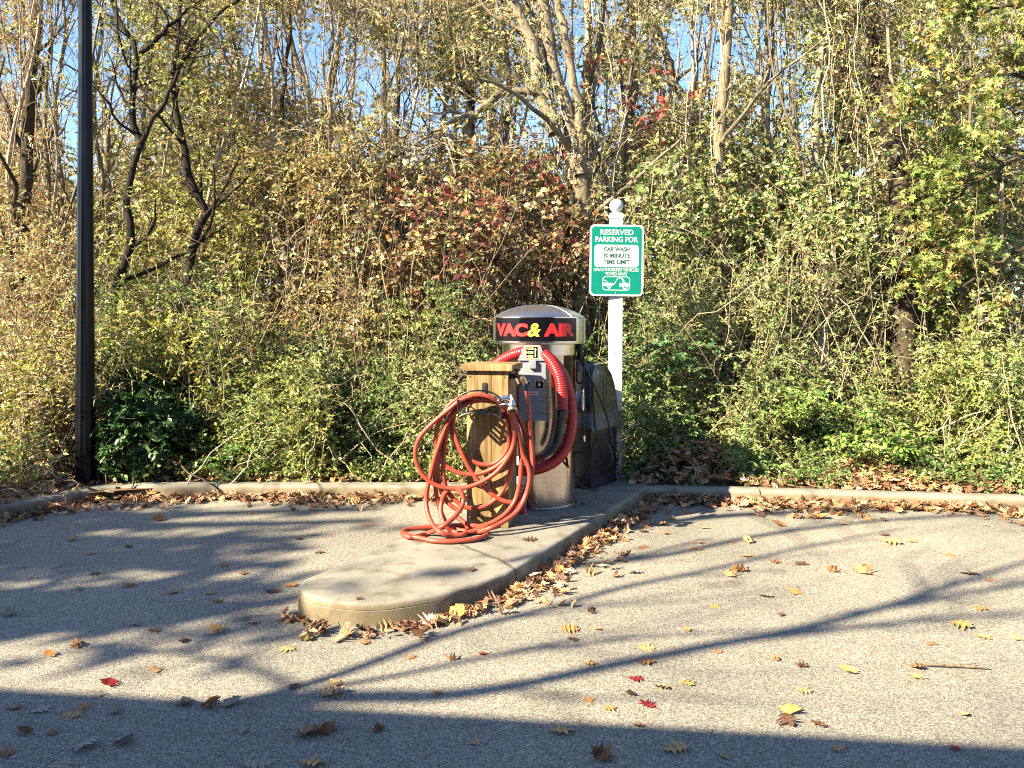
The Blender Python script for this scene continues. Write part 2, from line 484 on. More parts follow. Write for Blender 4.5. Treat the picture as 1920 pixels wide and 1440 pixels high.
def place_leaves(acc, pos, d, nrm, size, tmpl, col):
    tv, tf = tmpl
    d = norm(d); s = norm(np.cross(nrm, d)); n = np.cross(d, s)
    size = size[:, None, None]
    V = pos[:, None, :] + size * (tv[None, :, 0:1] * d[:, None, :] + tv[None, :, 1:2] * s[:, None, :] + tv[None, :, 2:3] * n[:, None, :])
    k = len(tv)
    Fs = tf[None] + (np.arange(len(pos)) * k)[:, None, None]
    acc.add(V.reshape(-1, 3), Fs.reshape(-1, tf.shape[1]), np.repeat(col, k, axis=0))

_W = RNG.standard_normal((10, 3)); _W /= np.linalg.norm(_W, axis=1, keepdims=True); _PH = RNG.uniform(0, 6.28, 10); _FR = RNG.uniform(0.6, 2.2, 10)
def noise(p, scale=1.0, off=0.0):
    """smooth value about -1..1"""
    q = p @ (_W * _FR[:, None] * scale * 6.28).T + _PH + off
    q2 = q + 1.3 * np.sin(np.roll(q, 3, axis=-1) * 0.7)
    return np.sin(q2).mean(-1) * 2.2

GAIN = 1.55
def pick_colors(pal, pos, rng, jit=0.28, clump=0.55):
    cols = np.array([c[:3] for c in pal], float); w = np.array([c[3] for c in pal], float); w /= w.sum()
    u = rng.random(len(pos))
    nz = 0.5 + 0.5 * np.clip(noise(pos, 0.45, 2.0), -1, 1)
    u = np.clip(u * (1 - clump) + nz * clump, 0, .9999)
    # flatten the mixture so that the weights hold
    order = np.argsort(np.argsort(u)) / max(1, len(u))
    idx = np.searchsorted(np.cumsum(w), order).clip(0, len(w) - 1)
    c = cols[idx] * (1 + jit * rng.standard_normal((len(pos), 1))).clip(.4, 1.7)
    return c * GAIN * np.array([.95, 1.0, 1.08]) * (1 + 0.07 * rng.standard_normal(c.shape))

SUNWARD = -np.array(SUN)
def sprigs(facc, tacc, org, d, L, k, lsize, tmpl, pal, rng, droop=0.35, twig_r=0.0022, twig_col=(0.22, 0.16, 0.10), face=0.55, spread=0.9, clump=0.55):
    """leafy twigs: org (M,3), d (M,3), L (M,)"""
    Mn = len(org)
    if Mn == 0: return
    d = norm(d)
    perp = norm(np.cross(d, rng.standard_normal((Mn, 3))))
    bend = rng.uniform(-.25, .25, Mn)
    def at(t):
        t = t[..., None]
        return org[:, None, :] + d[:, None, :] * L[:, None, None] * t + perp[:, None, :] * (bend * L)[:, None, None] * np.sin(t * 3.0) + np.array([0, 0, -1.0]) * (droop * L)[:, None, None] * t * t
    ts = np.linspace(0, 1, 5)
    if tacc is not None:
        path = at(np.tile(ts, (Mn, 1)))
        rad = np.tile(np.linspace(1.3, .45, 5), (Mn, 1)) * twig_r * rng.uniform(.7, 1.3, (Mn, 1))
        v, f = tube_arrays(path, rad, 3)
        tc = np.array(twig_col) * rng.uniform(.55, 1.5, (Mn, 1))
        tacc.add(v, f, np.repeat(tc, 15, axis=0))
    tl = np.sort(rng.uniform(.08, 1.0, (Mn, k)), axis=1)
    lp = at(tl)
    lt = norm(at(np.minimum(tl + .03, 1.05)) - lp)
    side = np.where(np.arange(k) % 2 == 0, 1.0, -1.0)[None, :, None]
    sv = norm(np.cross(lt, rng.standard_normal((Mn, 1, 3)) * .5 + np.array([0, 0, 1.0])))
    ld = lt * .55 + side * sv * spread + rng.standard_normal(lp.shape) * .38 + np.array([0, 0, -.18])
    nr = face * SUNWARD + np.array([0, 0, .35]) + rng.standard_normal(lp.shape) * .62
    n = Mn * k
    lp = lp.reshape(-1, 3); ld = ld.reshape(-1, 3); nr = nr.reshape(-1, 3)
    sz = lsize * rng.uniform(.6, 1.3, n)
    place_leaves(facc, lp, ld, nr, sz, tmpl, pick_colors(pal, lp, rng, clump=clump))

def wander(org, d, L, S, rng, wig=0.5, up=0.15):
    """M wandering paths of S points"""
    Mn = len(org)
    d = norm(d)
    w = rng.standard_normal((Mn, S - 1, 3)) * wig
    w = np.cumsum(w, axis=1) / math.sqrt(S)
    dirs = d[:, None, :] + w + np.array([0, 0, 1.0]) * up * np.linspace(0, 1, S - 1)[None, :, None]
    dirs = norm(dirs) * (L / (S - 1))[:, None, None]
    return np.concatenate([org[:, None, :], org[:, None, :] + np.cumsum(dirs, axis=1)], axis=1)

def sample_path(paths, rads, which, t):
    S = paths.shape[1]
    x = t * (S - 1); i = np.minimum(x.astype(int), S - 2); fr = (x - i)[:, None]
    p = paths[which, i] * (1 - fr) + paths[which, i + 1] * fr
    tg = norm(paths[which, i + 1] - paths[which, i])
    r = rads[which, i] * (1 - fr[:, 0]) + rads[which, i + 1] * fr[:, 0]
    return p, tg, r

def side_dirs(tg, rng, ang=(0.5, 1.1), upb=0.3):
    a = rng.uniform(ang[0], ang[1], len(tg))[:, None]
    pr = norm(np.cross(tg, rng.standard_normal(tg.shape)))
    return norm(np.cos(a) * tg + np.sin(a) * pr + np.array([0, 0, upb]))

def grow(trunks, trads, bark, facc, tacc, rng, n1=10, l1=(0.8, 2.0), n2=5, l2=(.3, .8), nspr=2, lspr=(.2, .4), k=7, lsize=.06, tmpl=T_ELL, pal=None,
         t0=.25, ang=(.5, 1.1), up=.3, wig=.6, face=.5, keep=None, twig_col=(.25, .19, .12), bark_col=(.2, .15, .1), sides=9, bare=0.0, droop=.35):
    """limbs, boughs, leafy twigs on one or more trunk paths (each (S,3))"""
    S = max(len(t) for t in trunks)
    TP = np.stack([resample(t, n=26) for t in trunks]); TR = np.stack([np.interp(np.linspace(0, 1, 26), np.linspace(0, 1, len(r)), r) for r in trads])
    TR = TR * (1 + .08 * rng.standard_normal(TR.shape))
    v, f = tube_arrays(TP, TR, sides); bark.add(v, f, bark_col)
    if n1 == 0: return
    w = np.repeat(np.arange(len(trunks)), n1); t = rng.uniform(t0, 1, len(w)); t[::n1] = .97
    p, tg, r = sample_path(TP, TR, w, t)
    L = rng.uniform(l1[0], l1[1], len(w)) * (1.15 - .5 * t)
    P1 = wander(p, side_dirs(tg, rng, ang, up), L, 9, rng, wig, up)
    R1 = np.minimum(r * .5, .012 + .016 * L)[:, None] * np.linspace(1, .3, 9)[None]
    v, f = tube_arrays(P1, R1, 5); bark.add(v, f, bark_col)
    w2 = np.repeat(np.arange(len(P1)), n2); t2 = rng.uniform(.2, 1, len(w2))
    p, tg, r = sample_path(P1, R1, w2, t2)
    L2 = rng.uniform(l2[0], l2[1], len(w2))
    P2 = wander(p, side_dirs(tg, rng, ang, up * .6), L2, 6, rng, wig, up * .5)
    R2 = np.minimum(r * .6, .006)[:, None] * np.linspace(1, .35, 6)[None]
    v, f = tube_arrays(P2, R2, 4)
    tacc.add(v, f, np.repeat(np.array(twig_col) * rng.uniform(.6, 1.4, (len(P2), 1)), 24, axis=0))
    if nspr == 0: return
    w3 = np.repeat(np.arange(len(P2)), nspr); t3 = rng.uniform(.15, 1, len(w3))
    p, tg, r = sample_path(P2, R2, w3, t3)
    dd = side_dirs(tg, rng, (.3, 1.2), .1)
    ok = rng.random(len(p)) > bare
    ok &= noise(p, .5, 5.0) > -.55
    ok &= p[:, 2] < 2.6 + .46 * p[:, 1]
    if keep is not None: ok &= keep(p)
    p = p[ok]; dd = dd[ok]
    sprigs(facc, tacc, p, dd, rng.uniform(lspr[0], lspr[1], len(p)), k, lsize, tmpl, pal, rng, face=face, twig_col=twig_col, droop=droop)

def box_bm(bm, cx, cy, cz, sx, sy, sz, bev=0.0, rot=None):
    r = bmesh.ops.create_cube(bm, size=1.0)
    vs = r['verts']
    for v in vs:
        v.co = Vector((v.co.x * sx, v.co.y * sy, v.co.z * sz))
    if bev > 0:
        es = list({e for v in vs for e in v.link_edges})
        rb = bmesh.ops.bevel(bm, geom=es, offset=bev, segments=2, profile=.7, affect='EDGES')
        vs = list({v for fc in rb['faces'] for v in fc.verts} | {v for v in vs if v.is_valid})
    for v in vs:
        if rot is not None: v.co = rot @ v.co
        v.co += Vector((cx, cy, cz))
    return vs

def tube_bm(bm, pts, rad, sides=12, caps=True):
    """one tube with parallel-transport frames; rad a number or list per point"""
    pts = [Vector(p) for p in pts]; n = len(pts)
    if not hasattr(rad, "__len__"): rad = [rad] * n
    T = [(pts[min(i + 1, n - 1)] - pts[max(i - 1, 0)]).normalized() for i in range(n)]
    a = T[0].orthogonal().normalized()
    rings = []
    for i in range(n):
        if i:
            q = T[i - 1].rotation_difference(T[i]); a = (q @ a).normalized()
        b = T[i].cross(a)
        rings.append([bm.verts.new(pts[i] + rad[i] * (math.cos(2 * math.pi * k / sides) * a + math.sin(2 * math.pi * k / sides) * b)) for k in range(sides)])
    for i in range(n - 1):
        for k in range(sides):
            bm.faces.new((rings[i][k], rings[i][(k + 1) % sides], rings[i + 1][(k + 1) % sides], rings[i + 1][k]))
    if caps:
        bm.faces.new(list(reversed(rings[0]))); bm.faces.new(rings[-1])
    return rings

def lathe_bm(bm, prof, cx=0, cy=0, cz=0, seg=64, a0=0.0, a1=2 * math.pi):
    """prof: list of (r, z)"""
    full = abs(a1 - a0 - 2 * math.pi) < 1e-6
    cnt = seg if full else seg + 1
    rings = []
    for r, z in prof:
        if r < 1e-6: rings.append([bm.verts.new((cx, cy, cz + z))])
        else: rings.append([bm.verts.new((cx + r * math.sin(a0 + (a1 - a0) * k / seg), cy - r * math.cos(a0 + (a1 - a0) * k / seg), cz + z)) for k in range(cnt)])
    for i in range(len(rings) - 1):
        A, B = rings[i], rings[i + 1]
        m = seg
        for k in range(m):
            k2 = (k + 1) % cnt
            if len(A) == 1 and len(B) == 1: continue
            if len(A) == 1: bm.faces.new((A[0], B[k2], B[k]))
            elif len(B) == 1: bm.faces.new((A[k], A[k2], B[0]))
            else: bm.faces.new((A[k], A[k2], B[k2], B[k]))
    return rings

def prism_bm(bm, outline, y0, y1):
    """outline in (x, z), extruded along y"""
    a = [bm.verts.new((x, y0, z)) for x, z in outline]; b = [bm.verts.new((x, y1, z)) for x, z in outline]
    n = len(outline)
    bm.faces.new(list(reversed(a))) ; bm.faces.new(b)
    for i in range(n): bm.faces.new((a[i], a[(i + 1) % n], b[(i + 1) % n], b[i]))
    bmesh.ops.recalc_face_normals(bm, faces=bm.faces)

def round_rect(w, h, r, seg=6):
    out = []
    for cx, cz, a0 in ((w / 2 - r, h / 2 - r, 0), (-w / 2 + r, h / 2 - r, 90), (-w / 2 + r, -h / 2 + r, 180), (w / 2 - r, -h / 2 + r, 270)):
        for k in range(seg + 1):
            a = math.radians(a0 + 90 * k / seg)
            out.append((cx + r * math.cos(a), cz + r * math.sin(a)))
    return out

def text_verts(body, size, width=None, bold=0.0, shear=0.0, extrude=0.0008, spacing=1.0, cut=0.0):
    """lettering as a bmesh in the xz plane facing -y, centred; width forces the overall width"""
    cu = bpy.data.curves.new("lettering", 'FONT')
    cu.body = body; cu.size = size; cu.offset = bold; cu.shear = shear; cu.extrude = extrude; cu.space_character = spacing
    cu.align_x = 'CENTER'; cu.align_y = 'CENTER'; cu.resolution_u = 4
    o = bpy.data.objects.new("lettering", cu); COL.objects.link(o)
    dg = bpy.context.evaluated_depsgraph_get()
    me = bpy.data.meshes.new_from_object(o.evaluated_get(dg))
    bpy.data.objects.remove(o); bpy.data.curves.remove(cu)
    bm = bmesh.new(); bm.from_mesh(me); bpy.data.meshes.remove(me)
    xs = [v.co.x for v in bm.verts]; ys = [v.co.y for v in bm.verts]
    cx, cy = (min(xs) + max(xs)) / 2, (min(ys) + max(ys)) / 2
    k = (width / (max(xs) - min(xs))) if width else 1.0
    kh = size / (max(ys) - min(ys)) if size else 1.0
    for v in bm.verts: v.co = Vector(((v.co.x - cx) * k, -v.co.z, (v.co.y - cy) * kh))
    if cut:
        x0 = -k * (max(xs) - min(xs)) / 2
        x = x0 + cut
        while x < -x0:
            bmesh.ops.bisect_plane(bm, geom=bm.verts[:] + bm.edges[:] + bm.faces[:], plane_co=(x, 0, 0), plane_no=(1, 0, 0))
            x += cut
    return bm
# ------------------------------------------------------------------ ground, kerb, island
def sheet(name, outline, z, mat):
    bm = bmesh.new()
    bm.faces.new([bm.verts.new((x, y, z)) for x, y in outline])
    o = bm_link(name, bm, mat, smooth=False)
    return tag(o, kind="structure")

KERB = [(-12.0, -9.3), (-8.0, -1.6), (-5.5, 3.2), (-4.5, 5.12), (-3.98, 6.12), (-3.76, 6.54), (-3.62, 6.80), (-3.52, 6.93), (-3.38, 6.99), (-3.1, 7.0), (-2.6, 7.0), (-0.9, 6.99), (0.3, 6.95), (1.2, 6.87), (2.13, 6.78), (4.13, 6.5), (7.5, 6.0), (14.0, 5.0), (40, 1.0)]
KP = resample(np.array([(x, y, 0) for x, y in KERB]), step=0.05)[:, :2]
kt = np.gradient(KP, axis=0); kt /= np.linalg.norm(kt, axis=1, keepdims=True)
KN = np.stack([-kt[:, 1], kt[:, 0]], 1)          # towards the woods

# forest floor: one sheet out to the horizon, rising a little from the kerb
bm = bmesh.new()
rows = []
for off, z in ((0.14, 0.125), (0.6, 0.15), (1.5, 0.2), (4, 0.3), (10, 0.5), (40, 0.6), (250, 0.6)):
    st = KP[::20]
    sn = KN[::20]
    if off > 5: sn = np.tile(np.array([[0.0, 1.0]]), (len(st), 1))
    sp = 1.0 if off < 40 else (1.6 if off < 100 else 8.0)
    rows.append([bm.verts.new((x * sp + nx * off, y + ny * off, z + (0.03 * math.sin(3 * x) if off > .5 else 0))) for (x, y), (nx, ny) in zip(st, sn)])
for a, b in zip(rows[:-1], rows[1:]):
    for i in range(len(a) - 1): bm.faces.new((a[i], a[i + 1], b[i + 1], b[i]))
tag(bm_link("forest_floor", bm, M["soil"]), kind="structure")

# parking area: asphalt up to the kerb and far out behind the camera
bm = bmesh.new()
top = [bm.verts.new((x + nx * .1, y + ny * .1, GZ)) for (x, y), (nx, ny) in zip(KP[::10], KN[::10])]
low = [bm.verts.new((v.co.x * 1.0, -60.0, GZ)) for v in top]
for i in range(len(top) - 1): bm.faces.new((low[i], low[i + 1], top[i + 1], top[i]))
tag(bm_link("asphalt", bm, M["asphalt"], smooth=False), kind="structure")
tag(sheet("ground", [(-250, -250), (250, -250), (250, 250), (-250, 250)], -0.06, M["soil"]), kind="structure")

def kerb():
    bm = bmesh.new()
    s = np.concatenate([[0], np.cumsum(np.linalg.norm(np.diff(KP, axis=0), axis=1))])
    joints = []
    for jx in (-7.0, -4.9, -2.585, -0.2, 2.13, 4.5, 7.0, 10.0, 14.0, 20.0):
        joints.append(s[np.argmin(np.abs(KP[:, 0] - jx))])
    bounds = [0] + joints + [s[-1]]
    prof = [(0.0, 0.0), (0.012, 0.10), (0.018, 0.125), (0.030, 0.142), (0.050, 0.150), (0.165, 0.150), (0.18, 0.142), (0.185, 0.0)]
    for a, b in zip(bounds[:-1], bounds[1:]):
        ss = np.arange(a + 0.006, b - 0.006, 0.06); ss = np.append(ss, b - 0.006)
        rings = []
        for q in ss:
            x, y = np.interp(q, s, KP[:, 0]), np.interp(q, s, KP[:, 1])
            nx, ny = np.interp(q, s, KN[:, 0]), np.interp(q, s, KN[:, 1])
            w = 0.0015 * math.sin(q * 9) + 0.001 * math.sin(q * 31)
            rings.append([bm.verts.new((x + nx * (o + w), y + ny * (o + w), z + w * .6)) for o, z in prof])
        for r0, r1 in zip(rings[:-1], rings[1:]):
            for k in range(len(prof) - 1): bm.faces.new((r0[k], r1[k], r1[k + 1], r0[k + 1]))
        bm.faces.new(rings[0]); bm.faces.new(list(reversed(rings[-1])))
    bmesh.ops.recalc_face_normals(bm, faces=bm.faces)
    tag(bm_link("kerb", bm, M["kerb"], angle=50), kind="structure")
kerb()

def island():
    pts = [(0.20, 7.02), (-0.7445, 5.318), (-1.114, 4.579), (-1.148, 4.44), (-1.151, 4.307), (-1.09, 4.183), (-1.0, 4.112), (-.85, 4.045), (-.729, 4.035), (-.583, 4.065), (-.438, 4.135),
           (-.339, 4.199), (-.241, 4.30), (-.135, 4.403), (-0.05, 4.52), (0.5, 5.60), (1.134, 6.861), (1.19, 6.98)]
    pts = [(x * 1.014, y * 1.014) if y < 4.5 else (x, y) for x, y in pts]
    pts = [q for q in pts if not (-.2 < q[0] < .1 and q[1] < 5)]
    i = pts.index((0.5, 5.60)); pts[i:i] = [(-.155, 4.435), (-.065, 4.55), (.03, 4.68)]
    p = resample(np.array([(x, y, 0) for x, y in pts]), n=150)[:, :2]
    p = np.vstack([p, [(1.30, 7.55), (0.05, 7.6)]])
    t = np.roll(p, -1, 0) - np.roll(p, 1, 0); t /= np.linalg.norm(t, axis=1, keepdims=True)
    nin = np.stack([-t[:, 1], t[:, 0]], 1)           # inward for an anticlockwise outline
    area = 0.5 * np.sum(p[:, 0] * np.roll(p[:, 1], -1) - np.roll(p[:, 0], -1) * p[:, 1])
    if area < 0: nin = -nin
    bm = bmesh.new()
    rings = []
    for off, z in ((-0.010, 0.0), (-0.006, 0.06), (-0.002, 0.110), (0.003, 0.113), (-0.001, 0.116), (0.002, 0.132), (0.008, 0.143), (0.018, 0.149), (0.033, 0.151)):
        rings.append([bm.verts.new((x + nx * off, y + ny * off, z + (0.0012 * math.sin(i * .9) + .0012 * math.sin(i * 2.3) if off < .04 else 0))) for i, ((x, y), (nx, ny)) in enumerate(zip(p, nin))])
    n = len(p)
    for a, b in zip(rings[:-1], rings[1:]):
        for i in range(n): bm.faces.new((a[i], a[(i + 1) % n], b[(i + 1) % n], b[i]))
    es = [bm.edges.get((rings[-1][i], rings[-1][(i + 1) % n])) for i in range(n)]
    bmesh.ops.triangle_fill(bm, use_beauty=True, use_dissolve=False, edges=es, normal=(0, 0, 1))
    bmesh.ops.recalc_face_normals(bm, faces=bm.faces)
    o = bm_link("concrete_island", bm, M["concrete"], angle=50)
    tag(o, "raised pale concrete island with a rounded nose carrying the vacuum and the wooden post", "island")
island()

# ------------------------------------------------------------------ lamp post
def lamp_post():
    c = P(160, 905, 7.10)
    t = thing("lamp_post", "tall black fluted lamp post standing at the kerb bend", "lamp post", (c[0], c[1], 0.125))
    bm = bmesh.new()
    n = 48
    rings = []
    for z, r in [(0.0, .082), (.6, .079), (1.6, .071), (3.0, .060), (4.4, .050), (5.6, .045)]:
        ring = []
        for k in range(n):
            a = 2 * math.pi * k / n
            rr = r * (1.0 + 0.035 * math.cos(12 * a))
            ring.append(bm.verts.new((rr * math.cos(a), rr * math.sin(a), z)))
        rings.append(ring)
    for a, b in zip(rings[:-1], rings[1:]):
        for k in range(n): bm.faces.new((a[k], a[(k + 1) % n], b[(k + 1) % n], b[k]))
    bm.faces.new(rings[-1])
    bm_link("shaft", bm, M["pole"], t)
    bm = bmesh.new()
    lathe_bm(bm, [(0.0, .02), (.085, .02), (.088, .012), (.088, -.03)], seg=40)
    box_bm(bm, .05, -.085, .03, .03, .02, .03, .004)
    bm_link("base_collar", bm, M["pole"], t)
    bm = bmesh.new()
    lathe_bm(bm, [(.045, 5.6), (.09, 5.64), (.16, 5.72), (.17, 5.75), (.165, 5.76)], seg=32)
    lathe_bm(bm, [(.20, 6.12), (.17, 6.2), (.06, 6.3), (.02, 6.36), (0, 6.42)], seg=32)
    for k in range(4):
        a = math.pi / 4 + k * math.pi / 2
        tube_bm(bm, [(.16 * math.cos(a), .16 * math.sin(a), 5.75), (.19 * math.cos(a), .19 * math.sin(a), 6.13)], .01, 6)
    bm_link("lantern", bm, M["pole"], t)
lamp_post()

# ------------------------------------------------------------------ wooden hose post
def C4(x, y): return 740 + .243 * x, 680 + .243 * y      # reading of an enlarged piece of the photo
def C1(x, y): return 720 + .3471 * x, 540 + .3471 * y
def C6(x, y): return 1040 + .2083 * x, 640 + .2083 * y

PRZ = math.radians(-12)
POST_C = Vector((-.141, 5.75, .151))
def wood_post():
    t = thing("hose_post", "square weathered wooden post with a flat cap and taps, standing in front of the vacuum", "hose post", POST_C, PRZ)
    bm = bmesh.new()
    hw = .15
    # boards nailed round a core, with seams showing
    for sgn, w, cx in ((-1, .178, -.061), (-1, .119, .0895)):
        box_bm(bm, cx, sgn * (hw - .018), .547, w, .036, 1.094, .004)
    box_bm(bm, 0, hw - .018, .547, .298, .036, 1.094, .004)
    for sx in (-1, 1):
        box_bm(bm, sx * (hw - .0205), 0, .545, .036, .226, 1.090, .004)
    bm_link("boards", bm, M["wood"], t)
    bm = bmesh.new()
    box_bm(bm, 0, 0, 1.117, .372, .372, .046, .007)
    bm_link("cap", bm, M["wood"], t)
    for x, z in ((-.125, 1.05), (.125, 1.05), (-.125, .62), (.125, .30), (-.125, .2), (.115, .66)):
        bm = bmesh.new(); tube_bm(bm, [(x, -.148, z), (x, -.152, z)], .006, 10)
        bm_link("screw", bm, M["iron"], t)
    # taps
    for side, nm in ((1, "right"), (-1, "left")):
        bm = bmesh.new()
        y0 = -.10; z0 = 1.055; x0 = side * .15
        tube_bm(bm, [(x0 - side * .01, y0, z0), (x0 + side * .05, y0, z0)], .017, 12)
        tube_bm(bm, [(x0 + side * .035, y0, z0), (x0 + side * .062, y0 - .02, z0 - .03), (x0 + side * .075, y0 - .03, z0 - .055)], [.016, .017, .016], 12)
        box_bm(bm, x0 + side * .005, y0, z0, .008, .05, .05, .003)
        tap = bm_link("tap", bm, M["iron"], t)
        bm = bmesh.new()
        tube_bm(bm, [(x0 + side * .045, y0, z0 + .01), (x0 + side * .05, y0 - .01, z0 + .042)], .006, 8)
        pts = [(x0 + side * .05 + .024 * math.cos(a), y0 - .01 + .024 * math.sin(a), z0 + .043 + .004 * math.cos(3 * a)) for a in np.linspace(0, 2 * math.pi, 20)]
        tube_bm(bm, pts, .006, 6)
        box_bm(bm, x0 + side * .05, y0 - .01, z0 + .043, .04, .008, .006)
        bm_link("handle", bm, M["iron"], tap)
    # hanger: two bowed rims joined by zigzag wire, with end hoops
    bm = bmesh.new()
    zc = .895
    def arch(y, z0, rise, hw=.150, n=18): return [(hw * math.sin(a), y, z0 + rise * (math.cos(a) ** 1)) for a in np.linspace(-math.pi / 2, math.pi / 2, n)]
    up_f = arch(-.385, zc + .012, .068); up_b = arch(-.175, zc - .03, .055)
    lo_f = arch(-.365, zc - .115, .045, .145); lo_b = arch(-.175, zc - .115, .045, .145)
    for a, r in ((up_f, .0055), (up_b, .0045), (lo_f, .007), (lo_b, .006)): tube_bm(bm, a, r, 8)
    for k in (0, len(up_f) - 1):
        tube_bm(bm, [up_f[k], lo_f[k], lo_b[k], (lo_b[k][0], -.152, zc - .06), up_b[k], up_f[k]], .0055, 8)
    m = len(up_f)
    tube_bm(bm, [(up_f if i % 2 else lo_f)[i] for i in range(0, m)], .0028, 6)
    tube_bm(bm, [(lo_f if i % 2 else lo_b)[i] for i in range(0, m)], .0030, 6)
    for i in range(1, m - 1, 2): tube_bm(bm, [lo_f[i], lo_b[i]], .009, 6)
    box_bm(bm, -.02, -.154, zc + .07, .035, .006, .09, .002)
    tube_bm(bm, [(-.02, -.157, zc + .05), (-.02, -.175, zc + .02)], .006, 8)
    bm_link("hose_hanger", bm, M["wire"], t)
wood_post()

# ------------------------------------------------------------------ garden hose
def hose_point(x, y, D):
    u, v = C4(x, y)
    if D is not None and D > 5.2:                  # keep the hanging turns close to the face of the post
        w = min(1, max(0, (1330 - y) / 250.0))
        D = D * (1 - w) + (5.555 - (5.51 - D) * .5) * w
    if D is None:                                  # lying on the island
        return G(u, v, .151 + .02)
    return P(u, v, D)

def garden_hose():
    R = .0158
    runs = []
    top = 5.40
    A = [(660, 262, 5.44), (560, 265, 5.43), (490, 310, 5.44), (445, 390, 5.46), (440, 500, 5.48), (468, 620, 5.50), (540, 720, 5.51), (640, 778, 5.51), (740, 785, 5.50), (820, 740, 5.48), (875, 650, 5.46), (885, 540, 5.45), (866, 430, 5.45), (830, 345, 5.44), (760, 290, 5.42), (660, 280, 5.40),
         (520, 270, 5.38), (420, 330, 5.38), (345, 450, 5.40), (318, 570, 5.43), (330, 690, 5.45), (385, 780, 5.46), (480, 845, 5.46), (600, 862, 5.45), (720, 835, 5.43), (830, 765, 5.41), (910, 660, 5.40), (938, 550, 5.39), (925, 450, 5.39), (890, 380, 5.39), (830, 320, 5.38), (740, 270, 5.36), (640, 250, 5.35),
         (520, 285, 5.33), (420, 360, 5.33), (300, 460, 5.34), (205, 560, 5.35), (163, 660, 5.35), (168, 770, 5.36), (220, 870, 5.36), (320, 945, 5.36), (440, 970, 5.36), (570, 958, 5.36), (700, 905, 5.36), (810, 820, 5.36), (890, 700, 5.35), (925, 580, 5.35), (915, 470, 5.36), (870, 370, 5.37), (790, 300, 5.40), (700, 285, 5.42), (580, 300, 5.43), (480, 350, 5.42)]
    # second run: from the hanger down to the floor coils
    B = A[-1:] + [(420, 440, 5.40), (370, 560, 5.39), (320, 700, 5.38), (285, 830, 5.38), (255, 960, 5.36), (243, 1060, 5.35), (255, 1160, 5.34), (295, 1250, 5.31), (360, 1312, 5.27), (450, 1332, None), (540, 1322, None), (572, 1290, None), (545, 1258, None), (440, 1258, None), (300, 1268, None), (170, 1278, None), (85, 1292, None), (62, 1322, None), (130, 1346, None),
         (250, 1318, 5.36), (370, 1262, 5.25), (470, 1180, 5.28), (528, 1080, 5.31), (515, 1000, 5.34), (450, 968, 5.37), (395, 1000, 5.39), (362, 1080, 5.40), (358, 1170, 5.39), (390, 1255, 5.37), (450, 1302, None), (520, 1315, None), (640, 1290, 5.38), (740, 1240, 5.40), (850, 1170, 5.40), (930, 1060, 5.40), (965, 920, 5.41), (975, 780, 5.42), (968, 640, 5.43), (948, 500, 5.43), (910, 400, 5.43), (840, 320, 5.44), (720, 285, 5.46), (580, 290, 5.47),
         (460, 360, 5.47), (400, 470, 5.46), (360, 600, 5.46), (335, 740, 5.46), (335, 880, 5.46), (365, 1000, 5.46), (430, 1100, 5.45), (520, 1150, 5.45)][0:]
    Cc = [(520, 1108, 5.46), (620, 1125, 5.46), (720, 1095, 5.46), (820, 1010, 5.46), (880, 880, 5.46), (910, 740, 5.46), (928, 600, 5.46), (915, 450, 5.46), (850, 340, 5.46), (730, 296, 5.48), (600, 300, 5.49), (500, 350, 5.49), (430, 450, 5.48), (390, 600, 5.47), (375, 760, 5.46), (380, 900, 5.46), (420, 1010, 5.46), (520, 1108, 5.455)]
    E = [(480, 1190, 5.42), (560, 1245, 5.40), (660, 1262, 5.39), (760, 1230, 5.40), (880, 1165, 5.42), (980, 1050, 5.44), (1035, 900, 5.46), (1045, 740, 5.48), (1020, 590, 5.48), (970, 450, 5.47), (915, 360, 5.46), (840, 310, 5.45)]
    S = [(1012, 205, 5.52), (1028, 290, 5.48), (1040, 420, 5.45), (1048, 560, 5.44), (1060, 700, 5.43), (1062, 820, 5.43), (1045, 940, 5.43), (1000, 1030, 5.44), (930, 1075, 5.45), (850, 1070, 5.45), (760, 1020, 5.45), (660, 930, 5.45), (580, 820, 5.45), (520, 700, 5.45), (470, 580, 5.46), (450, 470, 5.46), (470, 370, 5.46), (540, 300, 5.45), (640, 275, 5.46)]
    Fl = [(985, 700, 5.40), (1030, 800, 5.39), (1040, 900, 5.38), (1010, 1030, 5.37), (950, 1140, 5.35), (850, 1220, 5.33), (740, 1275, 5.31), (640, 1305, None), (560, 1300, None), (470, 1285, None), (400, 1240, 5.44), (340, 1100, 5.44), (315, 960, 5.44), (310, 820, 5.44), (330, 680, 5.42), (370, 540, 5.42), (430, 420, 5.42), (520, 320, 5.42)]
    Fl = [(900, 390, 5.37), (950, 540, 5.37)] + Fl
    K = [(190, 1352, None), (300, 1374, None), (430, 1378, None), (560, 1370, None), (660, 1352, None), (715, 1328, None)]
    K = [(75, 1318, None), (120, 1340, None)] + K
    t = None
    bm = bmesh.new()
    for run in (A, B, Cc, E, S, Fl, K):
        p = resample(np.array([hose_point(*q) for q in run]), step=0.016)
        p[:, 2] = np.maximum(p[:, 2], .151 + R * .98)
        tube_bm(bm, p, R, 12)
    o = bm_link("garden_hose", bm, M["garden"], angle=60)
    tag(o, "terracotta red garden hose coiled in loose loops over the hanger and trailing on the island", "hose")
    # threaded coupling under the tap
    bm = bmesh.new()
    a, b = Vector(P(*C4(978, 105), 5.52)), Vector(P(*C4(1010, 165), 5.52))
    tube_bm(bm, [a, a.lerp(b, .2), a.lerp(b, .21), b], [.015, .017, .021, .021], 14)
    bm_link("coupling", bm, M["brass"], o, True)
    bm = bmesh.new()
    c = Vector(P(*C4(1014, 215), 5.51))
